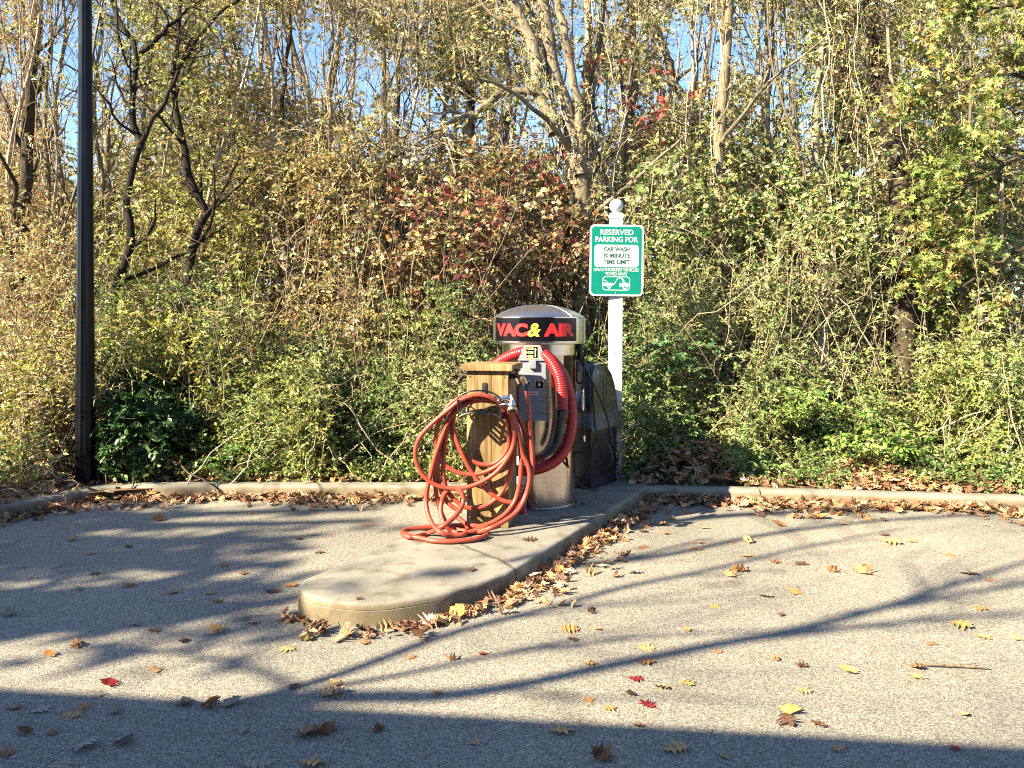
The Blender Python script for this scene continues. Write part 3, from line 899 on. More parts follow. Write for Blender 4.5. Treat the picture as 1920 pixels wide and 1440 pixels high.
    tube_bm(bm, [b, b.lerp(c, .1), c], [.022, .024, .021], 14)
    bm_link("hose_collar", bm, M["rubber"], o, True)
    # spray nozzle
    bm = bmesh.new()
    pts = [Vector(P(*C4(*q), 5.36)) for q in ((800, 300), (838, 270), (880, 275), (905, 300))]
    tube_bm(bm, pts, [.017, .016, .02, .022], 14)
    tube_bm(bm, [Vector(P(*C4(900, 270), 5.36)), Vector(P(*C4(905, 300), 5.35)), Vector(P(*C4(907, 345), 5.335))], [.014, .021, .026], 14)
    tube_bm(bm, [Vector(P(*C4(895, 250), 5.355)), Vector(P(*C4(912, 285), 5.33))], .008, 8)
    tube_bm(bm, [Vector(P(*C4(815, 322), 5.355)), Vector(P(*C4(850, 318), 5.34)), Vector(P(*C4(885, 325), 5.34))], .008, 8)
    nz = bm_link("nozzle", bm, M["chrome"], o, True)
    d0, d1 = Vector(P(*C4(907, 345), 5.335)), Vector(P(*C4(908, 386), 5.31))
    bm = bmesh.new()
    tube_bm(bm, [d0, d0.lerp(d1, .35)], [.030, .034], 20)
    bm_link("dial", bm, M["rubber"], nz, True)
    bm = bmesh.new()
    tube_bm(bm, [d0.lerp(d1, .36), d0.lerp(d1, .8)], [.0355, .0355], 20)
    bm_link("brass_ring", bm, M["brass"], nz, True)
    bm = bmesh.new()
    tube_bm(bm, [d0.lerp(d1, .8), d0.lerp(d1, .95)], [.032, .024], 20)
    bm_link("spray_face", bm, M["black"], nz, True)
garden_hose()

# ------------------------------------------------------------------ vacuum and air machine
VRZ = math.radians(-9.5)
def vacuum():
    t = thing("vacuum_machine", "steel coin vacuum column with a domed cap reading VAC & AIR and a red ribbed hose", "vacuum machine", (.217, 6.38, .151), VRZ)
    bm = bmesh.new()
    lathe_bm(bm, [(.30, 0), (.30, .012), (.288, .014), (.288, 1.10), (.290, 1.105), (.290, 1.30)], seg=96)
    col = bm_link("column", bm, M["steel"], t, angle=30)
    bm = bmesh.new()      # access door wrapped over the lower front, with a folded edge
    lathe_bm(bm, [(.289, .02), (.2915, .02), (.2915, .69), (.289, .69)], seg=20, a0=math.radians(-62), a1=math.radians(-2))
    box_bm(bm, .0, -.297, .36, .022, .018, .66, .003)
    bm_link("access_door", bm, M["steel"], t, angle=30)
    bm = bmesh.new()
    lathe_bm(bm, [(.288, 1.18), (.296, 1.18), (.296, 1.262), (.288, 1.262)], seg=64)
    bm_link("collar_band", bm, M["steel"], t, angle=30)
    # domed cap
    bm = bmesh.new()
    lathe_bm(bm, [(0, 1.571), (.05, 1.5705), (.12, 1.563), (.19, 1.549), (.25, 1.530), (.30, 1.508), (.335, 1.489), (.352, 1.478), (.360, 1.470), (.3645, 1.460), (.3655, 1.447), (.3655, 1.273), (.363, 1.266), (.357, 1.263), (.345, 1.265), (.28, 1.268)], seg=128)
    dome = bm_link("dome", bm, M["steel_dome"], t, angle=40)
    dp = [(.02, 1.5712), (.12, 1.5635), (.19, 1.5495), (.25, 1.5305), (.30, 1.5085), (.335, 1.4895), (.352, 1.4785), (.3615, 1.470)]
    for a in range(-150, 180, 60):
        a = math.radians(a + 22)
        bm = bmesh.new()
        tube_bm(bm, [(r * math.sin(a), -r * math.cos(a), z) for r, z in dp], [.0012] + [.0026] * 6 + [.004], 8)
        bm_link("seam", bm, M["steel_dome"], dome)
    ANG = math.radians(58)
    def arc_panel(r0, r1, z0, z1, a, name, mat, par):
        bm = bmesh.new()
        lathe_bm(bm, [(r0, z0), (r1, z0), (r1, z1), (r0, z1), (r0, z0)], seg=56, a0=-a, a1=a)
        return bm_link(name, bm, mat, par, angle=30)
    bm = bmesh.new()      # raised frame round the sign
    for z0, z1 in ((1.276, 1.289), (1.463, 1.474)):
        lathe_bm(bm, [(.3655, z0), (.3725, z0 + .001), (.3725, z1 - .001), (.3655, z1)], seg=64, a0=-ANG - .03, a1=ANG + .03)
    for sg in (-1, 1):
        a = sg * (ANG + .018)
        lathe_bm(bm, [(.3655, 1.276), (.3725, 1.277), (.3725, 1.473), (.3655, 1.474)], seg=3, a0=a - .015, a1=a + .015)
    bm_link("sign_frame", bm, M["steel"], t, angle=30)
    pn = arc_panel(.3655, .3690, 1.289, 1.463, ANG, "sign_panel", M["panel"], t)
    def wrap(bm, r, ang0, zc):
        for v in bm.verts:
            rr = r - v.co.y; a = ang0 + v.co.x / r
            v.co = Vector((rr * math.sin(a), -rr * math.cos(a), zc + v.co.z))
    for body, w, a0, mat, h, sh, bold in (("VAC", .312, -30.2, "letter_red", .098, 0.0, .0055), ("&", .098, 1.6, "letter_yellow", .100, .25, .0026), ("AIR", .262, 33.2, "letter_red", .098, 0.0, .0052)):
        bm = text_verts(body, h, w, bold, sh, .0006, 1.0, .012)
        wrap(bm, .3697, math.radians(a0), 1.374)
        bm_link("lettering", bm, M[mat], pn, smooth=False)
    # console
    bm = bmesh.new()
    box_bm(bm, 0, -.335, .945, .205, .13, .41, .004)
    con = bm_link("console", bm, M["console"], t)
    bm = bmesh.new()
    prism_bm(bm, [(-.104, 1.15), (.104, 1.15), (.062, 1.262), (-.062, 1.262)], -.412, -.392)
    box_bm(bm, 0, -.402, 1.150, .214, .026, .010, .002)
    bm_link("hose_guard", bm, M["console"], con)
    bm = bmesh.new()
    prism_bm(bm, [(.104, .735), (.130, .70), (.130, 1.12), (.104, 1.15)], -.398, -.28)
    prism_bm(bm, [(-.130, .70), (-.104, .735), (-.104, 1.15), (-.130, 1.12)], -.398, -.28)
    bm_link("side_cheek", bm, M["steel"], con, smooth=False)
    bm = bmesh.new()
    box_bm(bm, 0, -.325, .718, .222, .155, .045, .005)
    box_bm(bm, 0, -.401, .800, .196, .010, .075, .003)
    bm_link("coin_box", bm, M["console"], con)
    bm = bmesh.new()
    box_bm(bm, .006, -.416, 1.118, .054, .034, .060, .004)
    bm_link("hood_block", bm, M["console"], con)
    def sticker(cx, cz, w, h, y, mat, nm="sticker"):
        bm = bmesh.new(); box_bm(bm, cx, y, cz, w, .003, h)
        return bm_link(nm, bm, mat, con, smooth=False)
    def words(body, cx, cz, h, w, y, mat, par, bold=.0004):
        bm = text_verts(body, h, w, bold, 0, .0003)
        for v in bm.verts: v.co += Vector((cx, y, cz))
        return bm_link("lettering", bm, mat, par, smooth=False)
    s1 = sticker(0, 1.207, .098, .098, -.4135, M["pale_yellow"])
    s2 = sticker(0, 1.207, .088, .088, -.4150, M["panel"], "sticker_face")
    for k, wd in enumerate(("VACUUM", "HOSE", "HERE")):
        words(wd, -.014, 1.236 - .029 * k, .018, .050, -.4168, M["pale_yellow"], s2)
    bm = bmesh.new()
    prism_bm(bm, [(.022, 1.172), (.030, 1.172), (.030, 1.225), (.036, 1.225), (.026, 1.243), (.016, 1.225), (.022, 1.225)], -.4175, -.4166)
    bm_link("arrow", bm, M["sign_white"], s2, smooth=False)
    for cx, wd in ((-.048, "AIR"), (.056, "FREE")):
        a = sticker(cx, .968, .066, .066, -.4015, M["pale_yellow"])
        b = sticker(cx, .963, .060, .050, -.4032, M["panel"], "sticker_face")
        words(wd, cx, .992, .014, .052, -.4038, M["panel"], a)
        bm = bmesh.new(); tube_bm(bm, [(cx, -.404, .966), (cx, -.418, .966)], [.012, .010], 16)
        bm_link("push_button", bm, M["chrome"], b)
    s4 = sticker(-.002, .902, .088, .028, -.4015, M["sign_white"])
    sticker(-.002, .902, .060, .007, -.4034, M["red_paint"], "sticker_face")
    # service label with red lines low on the column
    bm = bmesh.new(); lathe_bm(bm, [(.2915, .03), (.2935, .03), (.2935, .40), (.2915, .40)], seg=12, a0=math.radians(-34), a1=math.radians(-11))
    lb = bm_link("notice", bm, M["sign_white"], t, angle=30)
    for k in range(5):
        z = .055 + .03 * k
        bm = bmesh.new(); lathe_bm(bm, [(.2935, z), (.2945, z), (.2945, z + .008), (.2935, z + .008)], seg=12, a0=math.radians(-31), a1=math.radians(-14))
        bm_link("printed_line", bm, M["red_paint"], lb, angle=30)
    # red vinyl band on the right shoulder of the column
    bm = bmesh.new(); lathe_bm(bm, [(.289, .86), (.2905, .86), (.2905, 1.175), (.289, 1.175)], seg=24, a0=math.radians(48), a1=math.radians(100))
    db = bm_link("decal_panel", bm, M["panel"], t, angle=30)
    bm = text_verts("AIR", .05, .22, .004, 0, .0005, 1.0, .01)
    for v in bm.verts: v.co = Vector((-v.co.z, v.co.y, v.co.x))
    for v in bm.verts:
        rr = .2912 - v.co.y; a = math.radians(90) + v.co.x / .291
        v.co = Vector((rr * math.sin(a), -rr * math.cos(a), 1.02 + v.co.z))
    bm_link("lettering", bm, M["letter_red"], db, smooth=False)
    # ribbed suction hose: over the guard, round the right and back behind the wooden post
    def ribbed(bm, pts, r):
        p = resample(np.array(pts), step=.0042)
        rad = [r * (1 + .034 * (1 if (i % 4) in (0, 1) else -1)) for i in range(len(p))]
        tube_bm(bm, p, rad, 14)
    def q1(x, y, D): return P(*C1(x, y), D)
    bm = bmesh.new()
    ribbed(bm, [q1(640, 560, 6.12), q1(560, 540, 6.10), q1(560, 470, 6.08), q1(610, 410, 6.06), q1(680, 370, 6.04), q1(730, 352, 6.03), q1(790, 340, 6.03), q1(850, 350, 6.02), q1(912, 398, 6.00), q1(965, 470, 5.99), q1(1000, 570, 6.0), q1(1014, 690, 6.0), q1(1005, 790, 6.0), q1(970, 880, 5.98), q1(910, 942, 5.96), q1(830, 975, 5.95), q1(750, 985, 5.96), q1(680, 990, 5.98), q1(600, 1030, 6.02), q1(590, 1110, 6.04), q1(640, 1200, 6.04), q1(700, 1245, 6.02), q1(744, 1235, 5.99), q1(735, 1180, 6.04), q1(690, 1120, 6.1)], .043)
    vh = bm_link("suction_hose", bm, M["red_hose"], t, True, angle=60)
    bm = bmesh.new()
    ribbed(bm, [q1(860, 352, 6.0), q1(905, 400, 5.97), q1(945, 475, 5.94), q1(962, 560, 5.93), q1(964, 660, 5.93)], .043)
    bm_link("hose_end", bm, M["red_hose"], vh, True, angle=60)
    bm = bmesh.new()
    pts = [q1(964, 655, 5.93), q1(960, 700, 5.93), q1(955, 702, 5.93), q1(945, 780, 5.93), q1(943, 782, 5.93), q1(930, 835, 5.93), q1(905, 875, 5.92), q1(865, 905, 5.92)]
    rings = tube_bm(bm, pts, [.050, .048, .043, .040, .044, .040, .038, .036], 16)
    for k, sq in ((5, .9), (6, .7), (7, .35)):
        c = sum((v.co for v in rings[k]), Vector()) / 16
        for v in rings[k]:
            d = v.co - c; v.co = c + Vector((d.x * (1.0 + .5 * (1 - sq)), d.y * (1.0 + .6 * (1 - sq)), d.z * sq))
    bm_link("suction_nozzle", bm, M["black"], vh, True, angle=40)
    # thin black air line with its chuck
    def q6(x, y, D): return P(*C6(x, y), D)
    bm = bmesh.new()
    for run, r in (([q6(225, 30, 6.35), q6(225, 100, 6.38), q6(240, 180, 6.40), q6(325, 335, 6.42), q6(345, 500, 6.44), q6(358, 700, 6.46), q6(374, 880, 6.48), q6(352, 950, 6.48), q6(322, 1060, 6.5), q6(272, 1200, 6.55), q6(200, 1278, 6.62), q6(140, 1300, 6.68)], .0105),
                   ([q6(215, 40, 6.36), q6(235, 150, 6.38), q6(330, 345, 6.40), q6(440, 580, 6.42), q6(482, 720, 6.42), q6(508, 850, 6.42), q6(515, 930, 6.44)], .0095),
                   ([q6(352, 950, 6.47), q6(385, 890, 6.46), q6(432, 876, 6.46), q6(490, 950, 6.48), q6(518, 1050, 6.5), q6(500, 1120, 6.52), q6(430, 1160, 6.54), q6(350, 1208, 6.56), q6(262, 1226, 6.56), q6(190, 1222, 6.58)], .0095),
                   ([q6(365, 930, 6.48), q6(345, 970, 6.48), q6(280, 995, 6.5), q6(190, 1000, 6.52)], .0095),
                   ([q6(105, 1050, 6.10), q6(125, 1150, 6.22), q6(190, 1265, 6.42), q6(260, 1312, 6.60), q6(330, 1330, 6.70), q6(385, 1335, 6.76)], .0095),
                   ([q6(215, 60, 6.38), q6(205, 200, 6.40), q6(200, 350, 6.42), q6(235, 375, 6.42), q6(275, 330, 6.42), q6(282, 240, 6.42), q6(250, 130, 6.40)], .0095),
                   ([q6(230, 60, 6.38), q6(265, 180, 6.38), q6(255, 420, 6.40), q6(255, 640, 6.40), q6(262, 780, 6.40), q6(266, 850, 6.40)], .007)):
        tube_bm(bm, resample(np.array(run), step=.02), r, 8)
    tube_bm(bm, [q6(225, 0, 6.36), q6(228, 60, 6.36), q6(232, 140, 6.38)], [.022, .03, .016], 10)
    tube_bm(bm, [q6(372, 895, 6.47), q6(358, 935, 6.47), q6(340, 975, 6.47)], [.012, .02, .012], 10)
    ah = bm_link("air_line", bm, M["rubber"], t, True, angle=60)
    bm = bmesh.new()
    tube_bm(bm, [q6(255, 430, 6.385), q6(254, 460, 6.385), q6(255, 590, 6.385), q6(256, 620, 6.385)], [.010, .012, .012, .008], 10)
    bm_link("air_chuck", bm, M["chrome"], ah, True, angle=50)
    bm = bmesh.new()
    tube_bm(bm, [q6(265, 850, 6.40), q6(266, 870, 6.40), q6(270, 905, 6.40)], [.010, .012, .006], 10)
    bm_link("air_chuck", bm, M["chrome"], ah, True, angle=50)
vacuum()

# ------------------------------------------------------------------ litter bin
def bin_():
    t = thing("litter_bin", "black hooded litter bin with a flared rim, standing behind the vacuum", "litter bin", (.668, 7.10, .151), math.radians(-35))
    w, d = .36, .50
    bm = bmesh.new()
    vs = box_bm(bm, 0, 0, .29, w, d, .58, .012)
    for v in vs:
        k = .93 + .03 * (v.co.z / .58)
        v.co.x *= k; v.co.y *= k
    bm_link("body", bm, M["bin_body"], t)
    bm = bmesh.new()      # flared rubbery skirt
    rings = []
    for z, o, sag in ((.655, .004, 0), (.62, .010, .0), (.56, .030, .008), (.525, .048, .016), (.515, .046, .016), (.53, .02, 0)):
        ol = round_rect(w + 2 * o, d + 2 * o, .04, 5)
        rings.append([bm.verts.new((x, y, z + sag * math.sin(i * .8))) for i, (x, y) in enumerate(ol)])
    n = len(rings[0])
    for a, b in zip(rings[:-1], rings[1:]):
        for i in range(n): bm.faces.new((a[i], b[i], b[(i + 1) % n], a[(i + 1) % n]))
    bmesh.ops.recalc_face_normals(bm, faces=bm.faces)
    bm_link("skirt", bm, M["skirt"], t, angle=60)
    # hood: quarter round towards the back, extruded across
    prof = [(-.240, .655), (-.228, 1.00), (-.18, 1.075), (-.08, 1.088), (-.01, 1.082), (.06, 1.045), (.13, .985), (.185, .90), (.225, .80), (.243, .72), (.247, .655)]
    bm = bmesh.new()
    xs = [-.180, -.175, -.160, -.12, -.06, 0, .06, .12, .160, .175, .180]
    rings = []
    for x in xs:
        k = {.180: .93, .175: .96, .160: .985, .12: .997}.get(round(abs(x), 3), 1.0)
        rings.append([bm.verts.new((x, y * k, .655 + (z - .655) * k)) for y, z in prof])
    for a, b in zip(rings[:-1], rings[1:]):
        for i in range(len(prof) - 1): bm.faces.new((a[i], a[i + 1], b[i + 1], b[i]))
    bm.faces.new(rings[0]); bm.faces.new(list(reversed(rings[-1])))
    bmesh.ops.recalc_face_normals(bm, faces=bm.faces)
    hood = bm_link("hood", bm, M["bin"], t, angle=30)
    bm = bmesh.new()      # ribs moulded in the sides of the hood
    bm.free()
    for sx in (-1, 1):
        for y in (-.03, .02):
            bm = bmesh.new(); tube_bm(bm, [(sx * .179, y, .665), (sx * .180, y, .90), (sx * .178, y - .01, 1.02)], [.006, .006, .002], 8)
            bm_link("rib", bm, M["bin"], hood)
    bm = bmesh.new()
    rot = Matrix.Rotation(math.radians(-20), 3, 'X')
    box_bm(bm, 0, 0, 0, .30, .012, .36, .01, rot)
    for v in bm.verts: v.co += Vector((0, -.222, .84))
    fl = bm_link("flap", bm, M["flap"], hood)
    for body, z, wd, dx in (("TUF", .845, .10, .06), ("ory", .815, .09, .00)):
        bm = text_verts(body, .030, wd, .001, 0, .0006)
        for v in bm.verts: v.co = rot @ v.co + Vector((dx, -.231 - (.84 - z) * .36, z))
        bm_link("lettering", bm, M["sign_white"], fl, smooth=False)
    bm = bmesh.new()
    tube_bm(bm, [(.176, -.14, 1.0), (.186, -.14, 1.0)], .014, 12)
    bm_link("hinge_bolt", bm, M["bolt"], hood)
bin_()

# ------------------------------------------------------------------ parking sign
def parking_sign():
    Dp = 7.44
    x = (1152.5 - U0) * Dp / F
    t = thing("parking_sign", "white square post with a ball finial carrying a green RESERVED PARKING FOR car wash sign", "parking sign", (x, Dp, .13), math.radians(-9))
    t.rotation_euler = (0, math.radians(.35), math.radians(-9))
    bm = bmesh.new()
    box_bm(bm, 0, 0, 1.205, .127, .127, 2.41, .006)
    bm_link("post", bm, M["white"], t)
    bm = bmesh.new()
    box_bm(bm, 0, 0, 2.425, .146, .146, .026, .005)
    box_bm(bm, 0, 0, 2.449, .118, .118, .022, .006)
    lathe_bm(bm, [(.05, 2.458), (.034, 2.466), (.028, 2.474), (.034, 2.480)], seg=32)
    cap = bm_link("post_cap", bm, M["white"], t)
    bm = bmesh.new()
    bmesh.ops.create_uvsphere(bm, u_segments=32, v_segments=20, radius=.0645)
    for v in bm.verts: v.co.z += 2.530
    bm_link("ball_finial", bm, M["white"], cap)
    # sign plate, almost square on to the road
    s = bpy.data.objects.new("sign_plate", None); s.empty_display_size = .1
    W, Hh = .492, .655
    yy = -.072
    rz = Matrix.Rotation(math.radians(8.0), 3, 'Z') @ Matrix.Rotation(math.radians(0.5), 3, 'Y')
    cz = 2.148 - .13
    off = Vector((.006, yy - .014, cz))
    def fin(bm): 
        for v in bm.verts: v.co = rz @ v.co + off
    bm = bmesh.new(); prism_bm(bm, round_rect(W, Hh, .042, 8), -.002, .002); fin(bm)
    bpy.data.objects.remove(s)
    plate = bm_link("sign_plate", bm, M["sign_white"], t, smooth=False)
    bm = bmesh.new(); prism_bm(bm, round_rect(W - .034, Hh - .034, .030, 8), -.0036, -.0021); fin(bm)
    bm_link("green_field", bm, M["sign_green"], plate, smooth=False)
    bm = bmesh.new(); prism_bm(bm, round_rect(.408, .205, .032, 8), -.0050, -.0037)
    for v in bm.verts: v.co.z += .040
    fin(bm); bm_link("white_field", bm, M["sign_white"], plate, smooth=False)
    for body, z, h, w, bold, mat, y in (("RESERVED", .258, .050, .305, .0009, "sign_white", -.0044), ("PARKING FOR", .192, .050, .392, .0009, "sign_white", -.0044),
                                        ("CAR WASH", .102, .042, .235, .0013, "sign_dark", -.0058), ("30 MINUTE", .044, .042, .248, .0013, "sign_dark", -.0058), ("TIME LIMIT", -.014, .042, .242, .0013, "sign_dark", -.0058),
                                        ("UNAUTHORIZED VEHICLES", -.086, .030, .410, .0004, "sign_white", -.0044), ("TOWED AWAY", -.124, .030, .205, .0004, "sign_white", -.0044)):
        bm = text_verts(body, h, w, bold, 0, .0005)
        for v in bm.verts: v.co += Vector((0, y, z))
        fin(bm); bm_link("lettering", bm, M[mat], plate, smooth=False)
    # tow truck emblem in a rounded frame
    bm = bmesh.new()
    ol = round_rect(.255, .128, .032, 8); il = round_rect(.243, .116, .027, 8)
    zc = -.212
    a = [bm.verts.new((x, -.0044, z + zc)) for x, z in ol]; b = [bm.verts.new((x, -.0044, z + zc)) for x, z in il]
    n = len(a)
    for i in range(n): bm.faces.new((a[i], a[(i + 1) % n], b[(i + 1) % n], b[i]))
    def poly(pts): bm.faces.new([bm.verts.new((x, -.0044, z + zc)) for x, z in pts])
    def bar(x0, z0, x1, z1, w):
        d = Vector((x1 - x0, z1 - z0)).normalized(); nx, nz = -d.y * w / 2, d.x * w / 2
        poly([(x0 + nx, z0 + nz), (x0 - nx, z0 - nz), (x1 - nx, z1 - nz), (x1 + nx, z1 + nz)])
    def disc(cx, cz, r): poly([(cx + r * math.cos(k * .3927), cz + r * math.sin(k * .3927)) for k in range(16)])
    poly([(-.120, -.026), (-.045, -.026), (-.022, -.012), (-.030, .004), (-.085, .004), (-.120, .006)])
    bar(-.118, .030, -.098, .028, .006); bar(-.098, .028, -.074, .002, .006)
    disc(-.062, -.032, .017)
    bar(-.030, -.010, -.018, -.008, .007); bar(-.020, -.010, .014, .046, .006); bar(.014, .046, .050, .052, .006)
    poly([(.030, -.030), (.118, -.030), (.118, .002), (.090, .004), (.062, .046), (.046, .046), (.066, .004), (.030, .004)])
    disc(.082, -.036, .021)
    bmesh.ops.recalc_face_normals(bm, faces=bm.faces)
    for f in bm.faces:
        if f.normal.y > 0: f.normal_flip()
    fin(bm); bm_link("tow_emblem", bm, M["sign_white"], plate, smooth=False)
    bm = bmesh.new()
    bm.free()
    def dot(pts):
        bm = bmesh.new(); bm.faces.new([bm.verts.new((x, -.0054, z + zc)) for x, z in pts]); fin(bm)
        bm_link("emblem_dot", bm, M["sign_green"], plate, smooth=False)
    for cx, cz_, r in ((-.062, -.032, .007), (.082, -.036, .009)): dot([(cx + r * math.cos(-k * .3927), cz_ + r * math.sin(-k * .3927)) for k in range(16)])
    dot([(.066, .012), (.084, .008), (.066, .034)])
    for z in (.300, -.300):
        bm = bmesh.new(); tube_bm(bm, [(0, -.0036, z), (0, -.009, z)], [.009, .006], 12); fin(bm)
        bm_link("bolt", bm, M["bolt"], plate)
    for x_, z in ((-.0, 1.16), ):
        bm = bmesh.new(); tube_bm(bm, [(x_, -.0632, z), (x_, -.068, z)], .006, 10); bm_link("screw", bm, M["bolt"], t)
parking_sign()
# ------------------------------------------------------------------ palettes (r, g, b, share)
YG = [(.26, .25, .045, 4), (.17, .19, .035, 4), (.09, .12, .025, 3), (.36, .30, .07, 2), (.30, .20, .06, 1), (.40, .36, .16, 1)]
OLIVE = [(.13, .14, .04, 4), (.21, .20, .065, 4), (.29, .26, .11, 3), (.40, .35, .21, 2), (.30, .18, .06, 2), (.07, .09, .02, 2), (.36, .31, .15, 1)]
GOLD = [(.34, .22, .07, 3), (.27, .15, .05, 2), (.22, .20, .07, 3), (.36, .31, .17, 3), (.24, .20, .05, 3), (.14, .14, .03, 3), (.42, .30, .12, 2), (.20, .08, .03, 1)]
MAROON = [(.19, .18, .06, 4), (.11, .04, .028, 2), (.17, .07, .042, 2), (.26, .22, .09, 3), (.30, .22, .12, 2), (.28, .12, .05, 3), (.24, .19, .07, 3), (.09, .10, .03, 3), (.38, .30, .18, 2), (.06, .02, .02, 1)]
RED = [(.19, .04, .03, 4), (.14, .03, .025, 3), (.32, .10, .05, 2), (.16, .05, .035, 3), (.30, .2, .08, 2)]
GREEN = [(.075, .135, .034, 5), (.12, .175, .045, 5), (.19, .225, .07, 4), (.045, .085, .024, 2), (.30, .29, .12, 2), (.25, .19, .09, 1)]
DEEP = [(.022, .062, .016, 5), (.036, .09, .022, 4), (.014, .034, .010, 3), (.08, .13, .035, 1)]
BROWN = [(.24, .16, .08, 4), (.34, .25, .14, 4), (.15, .09, .045, 3), (.28, .26, .08, 3), (.14, .15, .035, 2), (.30, .13, .05, 1)]
STARP = [(.14, .17, .04, 4), (.21, .215, .065, 3), (.09, .125, .03, 4), (.29, .24, .07, 2), (.26, .16, .045, 2), (.07, .09, .02, 2)]
FAR = [(.15, .16, .05, 4), (.24, .21, .08, 4), (.30, .24, .11, 3), (.10, .12, .035, 3), (.34, .19, .07, 2), (.38, .33, .19, 2)]
LITTER = [(.24, .13, .066, 4), (.29, .175, .095, 4), (.16, .084, .044, 3), (.34, .235, .14, 3), (.11, .055, .032, 2), (.33, .18, .065, 1)]

CLEAR = ((1664, 1722, 555, 770, 8.3), (1530, 1562, 555, 750, 8.3), (195, 350, 725, 870, 7.9), (1345, 1372, 430, 600, 9.1))
def zone(rng, u0, u1, v0, v1, D0, D1, n, edge=.35, gap=-.35, gscale=.9, front=2.0):
    """points filling a leafy mass that would be seen between those pixels, thicker towards its lit side"""
    out = []
    while sum(len(o) for o in out) < n:
        m = n * 2
        u = rng.uniform(u0, u1, m); v = rng.uniform(v0, v1, m)
        a = (u - (u0 + u1) / 2) / ((u1 - u0) / 2); b = (v - (v0 + v1) / 2) / ((v1 - v0) / 2)
        rho = (np.abs(a) ** 2.6 + np.where(b < 0, np.abs(b) ** 2.2, 0)) ** .45
        t = rng.random(m) ** front
        bul = .30 * np.sin(u * .013 + v0) + .22 * np.sin(v * .021 + u0) + .5 * np.clip(-b, 0, 1) ** 2
        D = D0 + (D1 - D0) * t + bul
        p = np.stack([(u - U0) * D / F, D, H - (v - V0) * D / F], 1)
        ok = rho + edge * noise(p, .55, u0) * .9 + rng.random(m) ** 1.5 * np.where(b < 0, .75, .35) < 1.05
        ok &= noise(p, gscale, v1) > gap
        ok &= p[:, 2] > .16
        for a0, a1, b0, b1, dm in (CLEAR if u0 != 182 else ()): ok &= ~((u > a0) & (u < a1) & (v > b0) & (v < b1) & (D < dm))
        out.append(p[ok])
    return np.vstack(out)[:n]

def stems_for(acc, pts, rng, n, col, r=.007, S=10, base_spread=.5):
    if n == 0: return
    e = pts[rng.integers(0, len(pts), n)]
    b = e.copy(); b[:, 2] = .13
    b[:, 0] += rng.normal(0, base_spread, n); b[:, 1] += rng.normal(.25, .3, n)
    t = np.linspace(0, 1, S)[None, :, None]
    path = b[:, None, :] * (1 - t) + e[:, None, :] * t
    wob = np.cumsum(rng.standard_normal((n, S, 3)) * .035, axis=1); wob -= wob[:, :1]
    wob *= (1 - .3 * t)
    path = path + wob + np.array([0, 0, 1.0]) * .25 * np.sin(t * np.pi) * (e - b)[:, None, 2:3] * .5
    rad = r * rng.uniform(.5, 1.5, (n, 1)) * np.linspace(1.2, .5, S)[None]
    v, f = tube_arrays(path, rad, 5)
    acc.add(v, f, np.repeat(np.array(col) * rng.uniform(.5, 1.4, (n, 1)), S * 5, axis=0))

def shrub(name, label, cat, seed, box, D, n, pal, lsize, tmpl=T_ELL, k=9, nst=20, L=(.16, .36), stem_col=(.34, .28, .19), gap=-.6, edge=.35, droop=.35, face=.55, gscale=.9, up=.5, extra=None, parent_stem="stems", twr=.0022):
    rng = np.random.default_rng(seed)
    u0, u1, v0, v1 = box
    pts = zone(rng, u0, u1, v0, v1, D[0], D[1], n, edge, gap, gscale)
    base = P((u0 + u1) / 2, 700, (D[0] + D[1]) / 2)
    t = thing(name, label, cat, (base[0], base[1], .14))
    fol, stm = Acc(), Acc()
    d = rng.standard_normal((n, 3)) * .75 + np.array([-.15, -.45, up])
    sprigs(fol, stm, pts, d, rng.uniform(L[0], L[1], n), k, lsize, tmpl, pal, rng, droop=droop, face=face, twig_col=stem_col, twig_r=twr)
    stems_for(stm, pts, rng, int(nst * 3), stem_col, r=.005)
    if extra: extra(fol, stm, rng)
    fol.build("foliage", M["leaf"], t)
    stm.build(parent_stem, M["twig"], t, smooth=True)
    return t

def twig_material():
    m, nt, bs = new_mat("twig_bark")
    at = nd(nt, "ShaderNodeAttribute"); at.attribute_name = "Col"
    n = nd(nt, "ShaderNodeTexNoise"); n.inputs["Scale"].default_value = 40; n.inputs["Detail"].default_value = 4
    nt.links.new(coords(nt), n.inputs["Vector"])
    r = ramp(nt, [(0.3, (0.55, 0.55, 0.55)), (0.7, (1.35, 1.35, 1.35))], n.outputs[0])
    nt.links.new(mixc(nt, at.outputs["Color"], r.outputs[0], 1.0, 'MULTIPLY'), bs.inputs["Base Color"])
    bs.inputs["Roughness"].default_value = .8
    bs.inputs["Specular IOR Level"].default_value = .25
    bump(nt, bs, n.outputs[0], .6, .01)
    return m
M["twig"] = twig_material()

def px_path(pts, D0, D1=None):
    D1 = D0 if D1 is None else D1
    n = len(pts)
    return np.array([P(u, v, D0 + (D1 - D0) * i / max(1, n - 1)) for i, (u, v) in enumerate(pts)])

